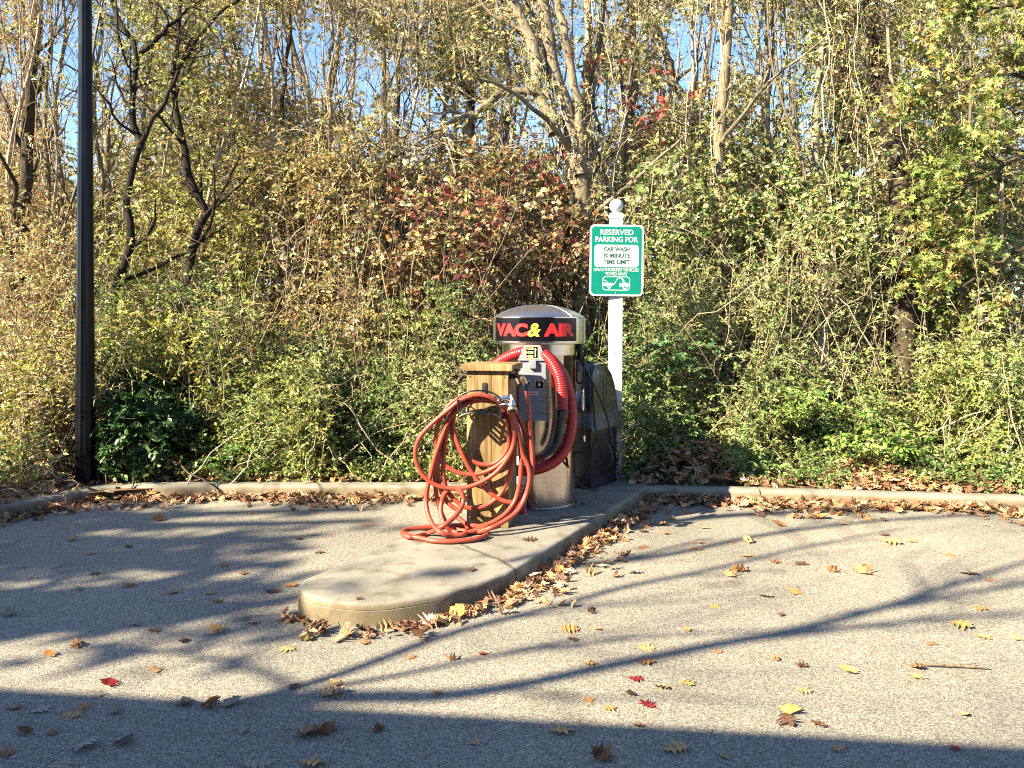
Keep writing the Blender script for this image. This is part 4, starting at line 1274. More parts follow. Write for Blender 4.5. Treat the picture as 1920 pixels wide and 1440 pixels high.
def tree(name, label, seed, D, trunks, bark, pal, n1=9, **kw):
    """trunks: list of (pixel path from the ground up, radii in pixels)"""
    rng = np.random.default_rng(seed)
    back = kw.pop("back", .25)
    tp, tr = [], []
    for path, rad in trunks:
        q = resample(px_path(path, D, D + back), n=26)
        q[1:-1] += rng.standard_normal((24, 3)) * .012
        tp.append(q); tr.append([x * D / F for x in rad])
    t = thing(name, label, "tree", (tp[0][0][0], tp[0][0][1], .15))
    b, f, tw = Acc(), Acc(), Acc()
    ivy = kw.pop("ivy", 0); ivy_pal = kw.pop("ivy_pal", pal); vines = kw.pop("vines", 0); ivy_from = kw.pop("ivy_from", 0.0)
    col = kw.get("twig_col", (.25, .19, .12))
    grow(tp, tr, b, f, tw, rng, n1=n1, pal=pal, **kw)
    if vines:            # woody climbers clinging to the stem and hanging from it
        TP = np.stack([resample(x, n=26) for x in tp]); w = rng.integers(0, len(tp), vines)
        off = rng.standard_normal((vines, 1, 3)) * np.array([.12, .06, 0]) + np.cumsum(rng.standard_normal((vines, 26, 3)) * .04, axis=1)
        v, fc = tube_arrays(TP[w] + off, np.full((vines, 26), .0042) * rng.uniform(.5, 1.8, (vines, 1)), 4)
        tw.add(v, fc, np.repeat(np.array(col) * rng.uniform(.6, 1.5, (vines, 1)), 26 * 4, axis=0))
    if ivy:
        TP = np.stack([resample(x, n=60) for x in tp]); w = rng.integers(0, len(tp), ivy); i = rng.integers(int(60 * ivy_from), 60, ivy)
        p = TP[w, i] + rng.standard_normal((ivy, 3)) * np.array([.16, .12, .05])
        ok = noise(p, .8, 9.0) > -.3
        p = p[ok]
        sprigs(f, tw, p, rng.standard_normal((len(p), 3)) + np.array([0, -.4, -.2]), rng.uniform(.12, .28, len(p)), 7, .05, T_ELL, ivy_pal, rng, twig_col=col)
    b.build("trunk", M[bark], t, smooth=True)
    if f.n or tw.n:
        f.join(tw); f.build("crown", [M["leaf"], M["twig"]], t)
    return t

PALE = (.46, .38, .27); TAN = (.30, .23, .15); DARK = (.035, .028, .022)
# ------------------------------------------------------------------ trees
tree("vine_clad_tree", "dark slim trunk with climbing vines at the far left edge of the photo", 21, 8.9,
     [([(22, 900), (24, 640), (44, 380), (55, 210), (64, 90), (74, -40), (90, -260)], [15, 14, 12, 10, 8, 6])], "bark_brown", BROWN, n1=12, nspr=2, k=8, vines=10, ivy=420, ivy_pal=BROWN + YG[:2], twig_col=TAN, lsize=.05)
tree("crooked_sapling", "crooked black sapling that forks halfway up, right beside the lamp post", 22, 8.35,
     [([(212, 900), (215, 640), (222, 540), (237, 480), (245, 440), (238, 380), (246, 320), (263, 270), (240, 225), (252, 170), (263, 100), (240, 62), (212, 10), (196, -60)], [8, 8, 8, 7.5, 7, 6, 4, 2.5]),
      ([(263, 270), (290, 218), (328, 150), (352, 100), (385, 50), (450, -5), (540, -70)], [5, 4.2, 3.6, 3, 2.4, 1.6]),
      ([(263, 100), (285, 80), (312, 52), (345, 25), (380, -20)], [4.5, 4, 3, 2.5])], "bark_dark", YG, n1=12, t0=.3, l1=(.4, 1.3), ivy=90, nspr=2, k=7, twig_col=(.10, .08, .06), lsize=.05)
tree("crooked_sapling", "zigzag black sapling without a fork, second from the lamp post", 23, 8.5,
     [([(345, 900), (350, 640), (352, 555), (360, 490), (372, 430), (382, 392), (362, 350), (347, 290), (333, 230), (326, 170), (330, 100), (338, 10), (345, -120)], [8, 8, 8, 8, 7, 5, 4, 3])], "bark_dark", YG, n1=13, t0=.3, l1=(.4, 1.3), ivy=90, nspr=2, k=7, twig_col=(.10, .08, .06), lsize=.05)
tree("broken_tree", "leaning pale broken trunk with a dark bowed side branch, left of the sign", 24, 8.75,
     [([(560, 900), (556, 640), (550, 525), (534, 480), (512, 430), (494, 398)], [15, 14, 13, 13, 12, 9]),
      ([(548, 470), (575, 445), (598, 415), (608, 370), (620, 290), (615, 180), (622, 60), (612, -80)], [5, 4.5, 4.5, 4, 3.5, 3, 2.5]),
      ([(598, 412), (640, 340), (668, 300), (700, 250), (760, 160)], [3.5, 3, 2.5, 2])], "bark_tan", GOLD, n1=6, t0=.5, nspr=2, k=6, twig_col=TAN, vines=6)
tree("large_tree", "large pale tree with several leaning stems and an arching bough, behind the green sign", 25, 8.9,
     [([(1092, 900), (1094, 600), (1092, 440), (1088, 330), (1070, 232), (1052, 183), (1036, 137), (1030, 69), (1018, -10), (1005, -180)], [20, 20, 19, 18, 15, 13, 11, 9]),
      ([(1040, 250), (1022, 205), (1008, 174), (1005, 115), (992, 64), (968, 15), (930, -60), (900, -160)], [12, 12, 11, 9, 8, 6]),
      ([(1088, 330), (1088, 238), (1080, 183), (1071, 128), (1057, 60), (1045, -10), (1035, -160)], [10, 9, 8, 7, 6, 4]),
      ([(1030, 180), (1000, 170), (961, 174), (925, 187), (900, 204), (885, 222), (870, 250), (858, 300), (850, 350)], [8, 7, 6.5, 6, 5, 4, 3]),
      ([(887, 213), (855, 224), (823, 243), (768, 275), (709, 312), (660, 340)], [4, 3.5, 3, 2.4, 1.6])], "bark_tan", OLIVE, n1=8, t0=.35, nspr=2, k=7, twig_col=PALE, vines=10, ivy=480, bare=.0)
tree("slender_tree", "straight pale trunk just behind the white ball finial of the sign", 26, 10.2,
     [([(1186, 900), (1185, 600), (1186, 370), (1183, 250), (1189, 110), (1184, -20), (1188, -200)], [12, 11, 10, 8, 7, 5])], "bark_tan", OLIVE, n1=11, t0=.35, nspr=3, k=7, twig_col=PALE, vines=6, bare=.0, ivy=260)
tree("slender_tree", "straight pale trunk standing between the large leaning tree and the sign", 27, 10.6,
     [([(1112, 900), (1108, 600), (1106, 330), (1098, 180), (1103, 69), (1098, -30), (1104, -200)], [12, 11, 10, 9, 7, 5])], "bark_pale", OLIVE, n1=8, t0=.4, nspr=2, k=7, twig_col=PALE, bare=.0)
tree("thick_tree", "thick trunk dark at its foot and wrapped in pale vines higher up, at the right", 28, 8.0,
     [([(1698, 900), (1694, 760), (1693, 650), (1696, 540), (1690, 430), (1672, 250), (1652, 150), (1632, 60), (1606, -60), (1580, -220)], [24, 22, 20, 19, 18, 15, 12, 9])], "bark_brown", STARP, n1=10, t0=.4, nspr=2, k=7, twig_col=TAN, vines=7, ivy=520, ivy_pal=GOLD + OLIVE[:3], back=2.2, ivy_from=.40)
tree("peeling_tree", "pale peeling trunk with dark bark on one side, left of the thick dark trunk", 29, 8.0,
     [([(1547, 900), (1545, 740), (1543, 640), (1550, 550), (1544, 420), (1530, 250), (1538, 100), (1530, -60)], [12, 11, 11, 10, 8, 6, 5])], "bark_pale", GREEN, n1=10, t0=.4, nspr=2, k=8, twig_col=TAN, vines=8, ivy=330, back=1.6, ivy_from=.3)
tree("cream_tree", "cream coloured trunk half hidden in leaves, right of the sign", 30, 9.0,
     [([(1358, 900), (1357, 600), (1355, 440), (1348, 300), (1360, 120), (1368, -20), (1375, -180)], [15, 14, 13, 10, 8, 6])], "bark_tan", OLIVE, n1=12, t0=.35, nspr=3, k=8, twig_col=PALE, vines=6, ivy=420)
tree("dark_tree", "stout dark trunk rising out of the canopy near the top, right of the middle", 31, 11.5,
     [([(1590, 900), (1585, 400), (1578, 120), (1576, 50), (1566, -20), (1556, -160)], [20, 19, 19, 18, 15, 11]),
      ([(1578, 90), (1600, 30), (1640, -60)], [9, 8, 6])], "bark_dark", OLIVE, n1=11, t0=.3, nspr=3, k=7, twig_col=TAN)
tree("slender_tree", "slender vine hung tree between the zigzag sapling and the broken trunk", 32, 10.8,
     [([(462, 900), (458, 500), (452, 240), (440, 110), (424, 20), (405, -140)], [12, 11, 10, 8, 7, 5])], "bark_tan", OLIVE, n1=11, t0=.3, nspr=3, k=7, twig_col=PALE, vines=10, bare=.0)
tree("forked_tree", "thin dark tree with twin stems against the sky, above the dome of the vacuum", 33, 12.5,
     [([(886, 900), (884, 500), (882, 210), (874, 130), (866, 40), (856, -120)], [9, 9, 8, 8, 7, 5]),
      ([(882, 220), (892, 140), (905, 60), (925, -40)], [6, 5.5, 5, 3.5]), ([(880, 190), (858, 150), (850, 90), (835, -20)], [5, 4, 3.5, 2.5])], "bark_dark", OLIVE, n1=6, t0=.3, nspr=1, k=6, twig_col=TAN, bare=.1)
tree("slanting_tree", "thin pale stem slanting up to the left near the top edge, right of the sign", 34, 11.0,
     [([(1345, 900), (1335, 500), (1300, 230), (1268, 160), (1232, 60), (1205, -30), (1170, -170)], [10, 10, 9, 8, 7, 5])], "bark_pale", OLIVE, n1=11, t0=.3, nspr=3, k=7, twig_col=PALE, bare=.0)
tree("twiggy_tree", "bare twiggy tree with thin pale upright stems, above the middle of the thicket", 35, 9.3,
     [([(690, 900), (680, 560), (672, 420), (655, 240), (668, 100), (660, -60)], [7, 6, 5, 4, 3, 2.5]),
      ([(690, 880), (712, 500), (740, 330), (742, 170), (760, 20), (768, -80)], [6, 5, 4, 3.5, 3, 2]),
      ([(690, 880), (645, 560), (610, 380), (585, 200), (560, 60), (548, -60)], [6, 5, 4, 3.5, 3, 2])], "bark_pale", GOLD, n1=12, t0=.25, nspr=1, n2=6, k=5, twig_col=PALE, bare=.1, vines=6)
tree("twiggy_tree", "leafless pale stems tangled with hanging vines, left of the lamp post", 36, 9.2,
     [([(110, 900), (108, 560), (118, 380), (104, 200), (122, 60), (112, -80)], [7, 6, 5, 4, 3, 2.5]),
      ([(60, 900), (84, 560), (92, 380), (84, 200), (96, 60), (88, -80)], [7, 6, 5, 4, 3, 2.5]),
      ([(130, 900), (142, 600), (190, 380), (176, 200), (192, 60), (182, -80)], [7, 6, 5, 4, 3, 2.5])], "bark_tan", BROWN, n1=12, t0=.2, nspr=1, n2=6, k=6, twig_col=PALE, bare=.1, vines=6)
tree("red_maple", "young maple with scarlet leaves just left of and above the sign", 37, 8.9,
     [([(1065, 900), (1050, 600), (1062, 420), (1075, 330), (1085, 270), (1120, 200)], [6, 5, 5, 4, 3, 2]),
      ([(1062, 420), (1110, 330), (1180, 260), (1240, 225), (1290, 235)], [3, 2.6, 2.2, 1.8, 1.2])], "bark_brown", RED, n1=6, t0=.5, l1=(.4, 1.1), n2=3, l2=(.15, .35), nspr=2, lspr=(.1, .22), k=5, tmpl=T_STAR, lsize=.075, twig_col=DARK, wig=.4)
tree("golden_tree", "tree with yellow leaves scattered high up between bare stems, above the vacuum", 38, 10.0,
     [([(818, 900), (815, 500), (822, 300), (838, 190), (850, 100), (862, -20)], [8, 7, 6, 5, 4, 3])], "bark_tan", [(.50, .36, .06, 4), (.40, .30, .08, 3), (.26, .24, .06, 2)], n1=10, t0=.5, nspr=2, k=6, tmpl=T_BROAD, lsize=.07, twig_col=PALE, bare=.1)
tree("sweetgum", "leafy sweetgum with broad star leaves reaching in from the right edge of the photo", 39, 7.9,
     [([(2075, 900), (2060, 600), (2050, 400), (2040, 200), (2025, 40), (2010, -200)], [17, 16, 15, 14, 12, 8]),
      ([(2055, 460), (1985, 430), (1910, 470), (1830, 520), (1770, 560)], [6, 5, 4, 3, 1.6]), ([(2050, 330), (1980, 290), (1900, 300), (1830, 340), (1770, 390)], [6, 5, 4, 3, 1.6]),
      ([(2045, 240), (1980, 170), (1900, 140), (1830, 150), (1760, 190)], [6, 5, 4, 3, 1.6]), ([(2035, 130), (1970, 40), (1900, 10), (1820, 30)], [6, 5, 4, 2])], "bark_brown", STARP, n1=11, t0=.25, l1=(.4, .8), n2=5, l2=(.2, .45), nspr=3, lspr=(.14, .28), k=6, tmpl=T_STAR, lsize=.088, twig_col=(.12, .08, .05))
tree("orange_tree", "slim tree hung with orange leaves high up, left of the middle", 40, 9.4,
     [([(505, 900), (520, 500), (540, 330), (528, 200), (545, 60), (540, -80)], [7, 6, 5, 4.5, 4, 3])], "bark_brown", GOLD, n1=14, t0=.3, nspr=3, k=8, twig_col=TAN, lsize=.055)
tree("slanting_tree", "thin brown stem leaning left near the top, between the zigzag sapling and the orange leaves", 41, 12.0,
     [([(640, 900), (625, 400), (590, 220), (560, 120), (520, 10), (470, -130)], [9, 8, 8, 7, 6, 4])], "bark_tan", OLIVE, n1=8, t0=.35, nspr=1, k=6, twig_col=TAN, bare=.1)
tree("slender_tree", "vine wrapped slender trunk at the right, between the dark stout trunk and the thick one", 42, 9.8,
     [([(1460, 900), (1462, 600), (1450, 400), (1436, 220), (1440, 80), (1428, -80)], [8, 8, 7, 6, 5, 4])], "bark_tan", OLIVE, n1=12, t0=.3, nspr=3, k=8, twig_col=TAN, vines=14)
tree("tall_tree", "tall pale stem climbing past the top edge, left of the sweetgum leaves", 43, 10.4,
     [([(1812, 900), (1800, 500), (1790, 250), (1776, 100), (1770, -60)], [10, 9, 8, 7, 5])], "bark_pale", YG, n1=14, t0=.3, nspr=3, k=8, twig_col=PALE, vines=10)

# ------------------------------------------------------------------ shrubs and thickets
def ferny(fol, stm, rng): pass
shrub("dark_shrub", "dark green rounded shrub beside the foot of the lamp post", "shrub", 51, (182, 385, 712, 925), (7.62, 8.0), 470, DEEP, .056, T_BROAD, 11, 30, (.16, .32), (.10, .07, .05), gap=-.5)
shrub("yellow_thicket", "tall yellow-green vine thicket behind the two crooked black saplings", "thicket", 52, (165, 500, 330, 920), (8.6, 9.6), 2400, YG, .050, T_ELL, 10, 60)
shrub("yellow_thicket", "yellow-green thicket around the trunk at the left edge of the photo", "thicket", 53, (-60, 200, 600, 930), (7.6, 8.8), 1500, YG + BROWN, .048, T_ELL, 9, 60, stem_col=PALE)
shrub("yellow_thicket", "yellow-green vine thicket hiding the feet of the two crooked black saplings", "thicket", 67, (180, 480, 500, 925), (7.75, 8.25), 1300, YG + GREEN[:2], .050, T_ELL, 10, 40)
shrub("yellow_thicket", "low yellow-green leaves behind the kerb in the lower left corner of the woods", "thicket", 69, (-110, 128, 700, 950), (6.95, 7.8), 800, YG + BROWN[:3], .046, T_ELL, 9, 30)
shrub("bramble", "brown tangle of bare brambles left of the lamp post", "bramble", 54, (-80, 180, 380, 840), (8.3, 9.2), 1900, BROWN + YG[3:], .046, T_ELL, 9, 60, stem_col=TAN)
shrub("golden_shrub", "golden orange shrub around the broken leaning trunk", "shrub", 55, (400, 740, 190, 660), (8.6, 9.6), 1800, GOLD, .050, T_ELL, 9, 50)
shrub("maroon_shrub", "maroon and rust leaved shrub left of the green sign", "shrub", 56, (580, 1150, 270, 640), (8.3, 9.3), 1050, MAROON, .062, T_BROAD, 8, 70, stem_col=TAN)
shrub("maroon_maple", "low branches of dark maroon star leaves left of the sign", "shrub", 57, (700, 1090, 320, 540), (8.0, 8.6), 90, [(.10, .028, .022, 4), (.17, .05, .03, 3), (.05, .022, .018, 3), (.26, .14, .06, 2)], .085, T_STAR, 5, 8, (.14, .3), (.06, .04, .03), gap=-.2)
shrub("privet", "green privet thicket behind the red hose and wooden post", "thicket", 58, (560, 960, 540, 930), (7.75, 8.7), 2300, GREEN, .039, T_ELL, 15, 50, gap=-.7)
shrub("privet", "green privet thicket between the dark shrub and the hose post", "thicket", 59, (340, 660, 600, 930), (7.7, 8.7), 2100, GREEN + YG[:3], .039, T_ELL, 15, 50, gap=-.7)
shrub("privet", "green privet thicket behind the vacuum dome and the litter bin", "thicket", 60, (900, 1240, 540, 925), (7.95, 8.8), 1900, GREEN, .039, T_ELL, 15, 50, gap=-.7)
shrub("honeysuckle", "green honeysuckle thicket immediately right of the white sign post", "thicket", 61, (1150, 1480, 480, 890), (7.75, 8.7), 2200, GREEN + OLIVE[:2], .039, T_ELL, 15, 60, gap=-.65)
shrub("honeysuckle", "low green honeysuckle in front of the pale peeling trunk", "thicket", 62, (1380, 1680, 660, 915), (7.4, 8.3), 1500, GREEN, .039, T_ELL, 15, 40, gap=-.65)
shrub("honeysuckle", "bright green honeysuckle in the lower right corner of the woods", "thicket", 63, (1600, 1990, 620, 915), (7.2, 8.4), 2100, GREEN + YG[:3], .040, T_ELL, 15, 50, gap=-.65)
shrub("olive_thicket", "olive leaved vine thicket above and right of the sign", "thicket", 64, (1190, 1640, 215, 640), (8.7, 9.8), 1900, OLIVE + GREEN, .056, T_BROAD, 9, 60)
shrub("olive_thicket", "yellow-olive thicket around the thick trunk at the right", "thicket", 65, (1540, 1960, 270, 720), (9.0, 10.0), 1900, YG + OLIVE + GREEN, .054, T_BROAD, 9, 60)
shrub("olive_thicket", "olive leaved thicket behind the pale peeling trunk and the thick dark trunk", "thicket", 68, (1340, 1760, 400, 760), (8.35, 9.0), 1000, OLIVE + GREEN[:3], .050, T_ELL, 9, 60)
shrub("brown_thicket", "rust brown tangle of vines and twigs behind the maroon shrub", "thicket", 66, (560, 1240, 200, 560), (9.6, 10.6), 1500, MAROON[2:] + BROWN, .055, T_ELL, 8, 120, stem_col=PALE)

# sprays of long pinnate leaves leaning out of the honeysuckle
def spray(label, seed, u, v, D, n, pal, L):
    rng = np.random.default_rng(seed)
    b = P(u, v, D)
    t = thing("sumac", label, "shrub", (b[0], b[1] + .15, .14))
    fol, stm = Acc(), Acc()
    root = np.tile(np.array([b[0], b[1] + .15, .14]), (n, 1))
    d = rng.standard_normal((n, 3)) * .3 + np.array([0, -.12, 1.0])
    top = b + rng.standard_normal((n, 3)) * np.array([.18, .10, .12])
    tt = np.linspace(0, 1, 8)[None, :, None]
    path = root[:, None] * (1 - tt) + top[:, None] * tt + np.array([0, .1, 0]) * np.sin(tt * 3.1)
    vv, ff = tube_arrays(path, np.full((n, 8), .005), 5); stm.add(vv, ff, (.16, .12, .07))
    m = n * 5
    org = np.repeat(top, 5, 0) - np.array([0, 0, 1]) * rng.uniform(0, .25, (m, 1))
    a = rng.uniform(0, 6.28, m)
    dd = np.stack([np.cos(a), -np.abs(np.sin(a)) * .6, .45 + .2 * rng.random(m)], 1)
    Ls = rng.uniform(.7, 1.2, m) * L
    sprigs(fol, stm, org, dd, Ls, 16, .055, T_ELL, pal, rng, droop=.55, twig_r=.003, twig_col=(.16, .14, .06), face=.35, spread=1.1)
    fol.build("foliage", M["leaf"], t); stm.build("stems", M["twig"], t, smooth=True)
spray("light green feathery sumac leaning out of the low honeysuckle at the right", 71, 1480, 745, 7.55, 7, [(.13, .21, .045, 3), (.2, .27, .07, 3)], .40)
spray("bright green feathery sumac low beside the brown leaf bank at the right", 72, 1640, 820, 7.2, 5, [(.12, .22, .04, 3), (.18, .27, .05, 2)], .36)
spray("dark green feathery sumac above the litter bin, right of the sign post", 73, 1265, 640, 7.75, 6, [(.05, .12, .04, 3), (.08, .16, .05, 2)], .38)
spray("green feathery sumac at the kerb in front of the privet, left of the hose", 74, 425, 850, 7.35, 3, [(.08, .17, .04, 3), (.12, .2, .05, 2)], .28)
spray("yellow-green feathery sumac above the vacuum dome to the left", 75, 820, 560, 8.1, 5, [(.13, .16, .03, 3), (.19, .2, .04, 2)], .36)

def brush(label, seed, u0, u1, n, D0, D1, h0, h1, pal, lean=.12):
    """a stand of thin upright shoots with a few small leaves"""
    rng = np.random.default_rng(seed)
    D = rng.uniform(D0, D1, n); x = (rng.uniform(u0, u1, n) - U0) * D / F
    uu = U0 + x * F / D
    k = ~(((uu > 1070) & (uu < 1230)) | ((uu > 1640) & (uu < 1745)) | ((uu > 1515) & (uu < 1575)) | ((uu > 180) & (uu < 380) & (D < 8.1)))
    D, x = D[k], x[k]; n = len(D)
    t = thing("brush", label, "brush", (float(x.mean()), float(D.mean()), .14))
    b = np.stack([x, D, np.full(n, .13)], 1)
    paths = wander(b, rng.standard_normal((n, 3)) * lean * 1.6 + np.array([0, 0, 1.0]), rng.uniform(h0, h1, n), 16, rng, .55, .2)
    R = rng.uniform(.0022, .0065, (n, 1)) * np.linspace(1.2, .45, 16)[None]
    fol, stm = Acc(), Acc()
    v, f = tube_arrays(paths, R, 4)
    stm.add(v, f, np.repeat(np.array([.38, .31, .22]) * rng.uniform(.2, 1.2, (n, 1)), 64, axis=0))
    w = np.repeat(np.arange(n), 9)
    p, tg, r = sample_path(paths, R, w, rng.uniform(.15, 1, len(w)))
    sprigs(fol, stm, p, side_dirs(tg, rng, (.4, 1.2), .1), rng.uniform(.12, .34, len(w)), 6, .042, T_ELL, pal, rng, twig_col=(.40, .32, .22), droop=.3)
    fol.build("foliage", M["leaf"], t); stm.build("stems", M["twig"], t, smooth=True)
brush("thin pale upright shoots rising behind the dark green shrub, right of the lamp post", 76, 180, 560, 70, 7.8, 8.6, 1.6, 3.0, YG)
brush("thin pale upright shoots and rusty leaves above the hose post, left of the vacuum dome", 77, 540, 960, 90, 7.9, 8.8, 1.6, 3.2, MAROON + OLIVE)
brush("thin pale upright shoots between the sign post and the pale peeling trunk", 78, 1130, 1540, 110, 7.8, 8.7, 1.6, 3.2, GREEN + OLIVE)
brush("thin pale upright shoots at the right between the thick dark trunk and the photo edge", 79, 1560, 1960, 80, 7.7, 8.6, 1.4, 2.8, YG + GREEN)
brush("thin tan upright shoots left of the lamp post", 80, -60, 150, 70, 7.5, 8.4, 1.4, 3.0, BROWN)

# ------------------------------------------------------------------ ground cover and the woods behind
def undergrowth():
    rng = np.random.default_rng(81)
    fol = Acc()
    for (x0, x1, n, pal, hmax, off) in ((-5.2, .2, 2400, GREEN + YG[:2], .55, (.26, .9)), (.9, 4.9, 1500, GREEN, .42, (.32, 1.2)), (-9, -5, 500, YG, .6, (.26, 1.0)), (4.9, 9, 600, GREEN, .5, (.3, 1.2))):
        x = rng.uniform(x0, x1, n)
        ky = np.interp(x, KP[:, 0], KP[:, 1])
        o = rng.uniform(off[0], off[1], n)
        bare = noise(np.stack([x, 0 * x, 0 * x], 1), .5, 1.0)
        o = np.where(x < -3.55, o * 2.3, o)
        hh = hmax * np.clip((o - .2) / .5, .15, 1) * (0.75 + .35 * bare)
        p = np.stack([x, ky + o, .15 + rng.random(n) * np.maximum(.06, hh)], 1)
        ok = ~((x > 1.05) & (x < 2.1) & (rng.random(n) < .75)) & ~((x > 2.9) & (x < 3.6) & (o < .6) & (rng.random(n) < .75))
        ok &= ~((np.abs(x + 3.80) < .30) & (p[:, 1] < 7.3))
        p = p[ok]
        sprigs(fol, fol, p, rng.standard_normal((len(p), 3)) * .7 + np.array([0, -.35, .55]), rng.uniform(.10, .26, len(p)), 11, .038, T_ELL, pal, rng, twig_col=(.2, .15, .09))
    o = fol.build("undergrowth", M["leaf"])
    tag(o, "low leafy ground cover trailing along the back of the kerb", "ground cover", kind="stuff")
undergrowth()

def woods():
    rng = np.random.default_rng(82)
    acc = Acc()
    # trunks, limbs, thin leaves
    HOLES = ((140, 190, 70, 150, 1.9), (570, 110, 95, 100, 1.5), (930, 250, 120, 90, 1.8), (760, 230, 55, 90, 1.2), (1290, 120, 85, 120, 1.5), (1075, 330, 45, 90, 1.8), (1480, 90, 60, 80, 1.1), (1075, 150, 40, 90, 1.6), (390, 90, 60, 60, .9))
    def sky_gap(p):
        u = U0 + p[:, 0] * F / p[:, 1]; v = V0 - (p[:, 2] - H) * F / p[:, 1]
        g = sum(k * np.exp(-((u - cu) / ru) ** 2 - ((v - cv) / rv) ** 2) for cu, cv, ru, rv, k in HOLES)
        return (noise(p, .22, 3.0) > -.30) & (rng.random(len(p)) > g * .6)
    bark = Acc()
    for bc, m in (((.30, .23, .15), 20), ((.16, .12, .07), 16), ((.07, .055, .04), 12), ((.22, .19, .10), 12)):
        tr, rd = [], []
        for i in range(m):
            D = rng.uniform(10.5, 24); x = rng.uniform(-.72, .76) * D
            lean = rng.normal(0, .8); h = 1.8 + .43 * D + rng.uniform(0, 1.2); a1, a2, ph = rng.uniform(.1, .35), rng.uniform(.05, .15), rng.uniform(0, 6, 2)
            tr.append(np.array([[x + lean * s + a1 * math.sin(4 * s + ph[0]) + a2 * math.sin(11 * s + ph[1]), D, .2 + h * s] for s in np.linspace(0, 1, 14)]))
            r0 = rng.uniform(.03, .10); rd.append([r0, r0 * .85, r0 * .6, r0 * .3])
        grow(tr, rd, bark, bark, bark, rng, n1=12, l1=(.9, 2.6), n2=5, l2=(.4, 1.0), nspr=2, lspr=(.25, .5), k=8, lsize=.085, tmpl=T_QUAD, pal=FAR, t0=.15, bare=.15, keep=sky_gap, twig_col=(.34, .27, .19), bark_col=bc, sides=7)
    # thinner stems close behind the thickets
    for bc, m in (((.34, .28, .20), 18), ((.10, .08, .06), 16), ((.20, .16, .11), 14)):
        tr, rd = [], []
        for i in range(m):
            D = rng.uniform(8.9, 10.6); x = rng.uniform(-.66, .66) * D
            lean = rng.normal(0, .5); h = 1.8 + .45 * D; a1, a2, ph = rng.uniform(.06, .2), rng.uniform(.03, .08), rng.uniform(0, 6, 2)
            tr.append(np.array([[x + lean * s + a1 * math.sin(5 * s + ph[0]) + a2 * math.sin(14 * s + ph[1]), D, .15 + h * s] for s in np.linspace(0, 1, 16)]))
            r0 = rng.uniform(.014, .042); rd.append([r0, r0 * .85, r0 * .65, r0 * .35])
        grow(tr, rd, bark, bark, bark, rng, n1=9, l1=(.4, 1.5), n2=5, l2=(.25, .7), nspr=1, lspr=(.15, .35), k=6, lsize=.055, tmpl=T_QUAD, pal=FAR + OLIVE, t0=.1, bare=.35, keep=sky_gap, twig_col=(.30, .25, .18), bark_col=bc, sides=6)
    # hanging vines and saplings
    n = 300
    D = rng.uniform(9.2, 16, n); x = rng.uniform(-.70, .72, n) * D
    top = np.stack([x + rng.normal(0, .5, n), D, rng.uniform(3.2, 7.5, n)], 1); bot = np.stack([x, D, rng.uniform(.2, 1.6, n)], 1)
    t = np.linspace(0, 1, 14)[None, :, None]
    path = bot[:, None] * (1 - t) + top[:, None] * t + np.cumsum(rng.standard_normal((n, 14, 3)) * np.array([.09, .05, .0]), axis=1)
    v, f = tube_arrays(path, rng.uniform(.003, .012, (n, 1)) * np.linspace(1.2, .6, 14)[None], 4)
    bark.add(v, f, np.repeat(np.array([.36, .29, .20]) * rng.uniform(.35, 1.4, (n, 1)), 56, axis=0))
    # the dense wall of leaves low down behind the first thickets
    for (D0, D1, n, ztop, sz) in ((10, 12, 4200, 3.0, .070), (12.5, 16, 4200, 4.2, .10), (17, 24, 4200, 6.2, .15), (24, 30, 2400, 7.4, .22)):
        D = rng.uniform(D0, D1, n); x = rng.uniform(-.72, .74, n) * D
        z = rng.random(n) ** .8 * ztop * (1 + .22 * noise(np.stack([x, D, 0 * x], 1), .10, 1.7)) + .2
        p = np.stack([x, D, z], 1)
        ks = sky_gap(p) | (rng.random(n) < .25)
        p = p[ks]; n = len(p)
        sprigs(bark, bark, p, rng.standard_normal((n, 3)) + np.array([0, -.4, .4]), rng.uniform(3, 6, n) * sz, 9, sz, T_QUAD, FAR + OLIVE, rng, twig_r=.004, twig_col=(.3, .24, .16))
    # thin leaves high in the canopy with holes where the sky shows
    n = 38000
    D = 9.3 + 13 * rng.random(n) ** 1.5; u = rng.uniform(-60, 1980, n); vv = rng.uniform(-60, 470, n)
    p = np.stack([(u - U0) * D / F, D, H - (vv - V0) * D / F], 1)
    q = np.stack([u / 320.0, 0 * u + 3, vv / 210.0], 1)
    hole = noise(q, .42, 4.0) + .45 * noise(q, 1.3, 2.0)
    for cu, cv, ru, rv, k in HOLES:
        hole = hole - k * np.exp(-((u - cu) / ru) ** 2 - ((vv - cv) / rv) ** 2)
    ok = hole > np.where((u > 640) & (u < 1500), -.66, -.85)
    for lo, hi, pal in ((-80, 150, BROWN), (150, 470, OLIVE + YG[:2] + FAR), (470, 730, GOLD + FAR), (730, 1300, FAR + OLIVE), (1300, 1650, OLIVE + FAR), (1650, 2000, YG + OLIVE)):
        m = ok & (u + rng.normal(0, 50, n) > lo) & (u + rng.normal(0, 50, n) < hi)
        sprigs(bark, bark, p[m], rng.standard_normal((m.sum(), 3)) + np.array([0, -.3, -.1]), rng.uniform(.2, .5, m.sum()), 8, .068, T_QUAD, pal, rng, twig_r=.0028, twig_col=(.40, .33, .23))
    o = bark.build("woods", M["leaf"])
    tag(o, "autumn woods of thin pale stems, hanging vines and sparse leaves behind the thickets", "woods", kind="stuff")
woods()

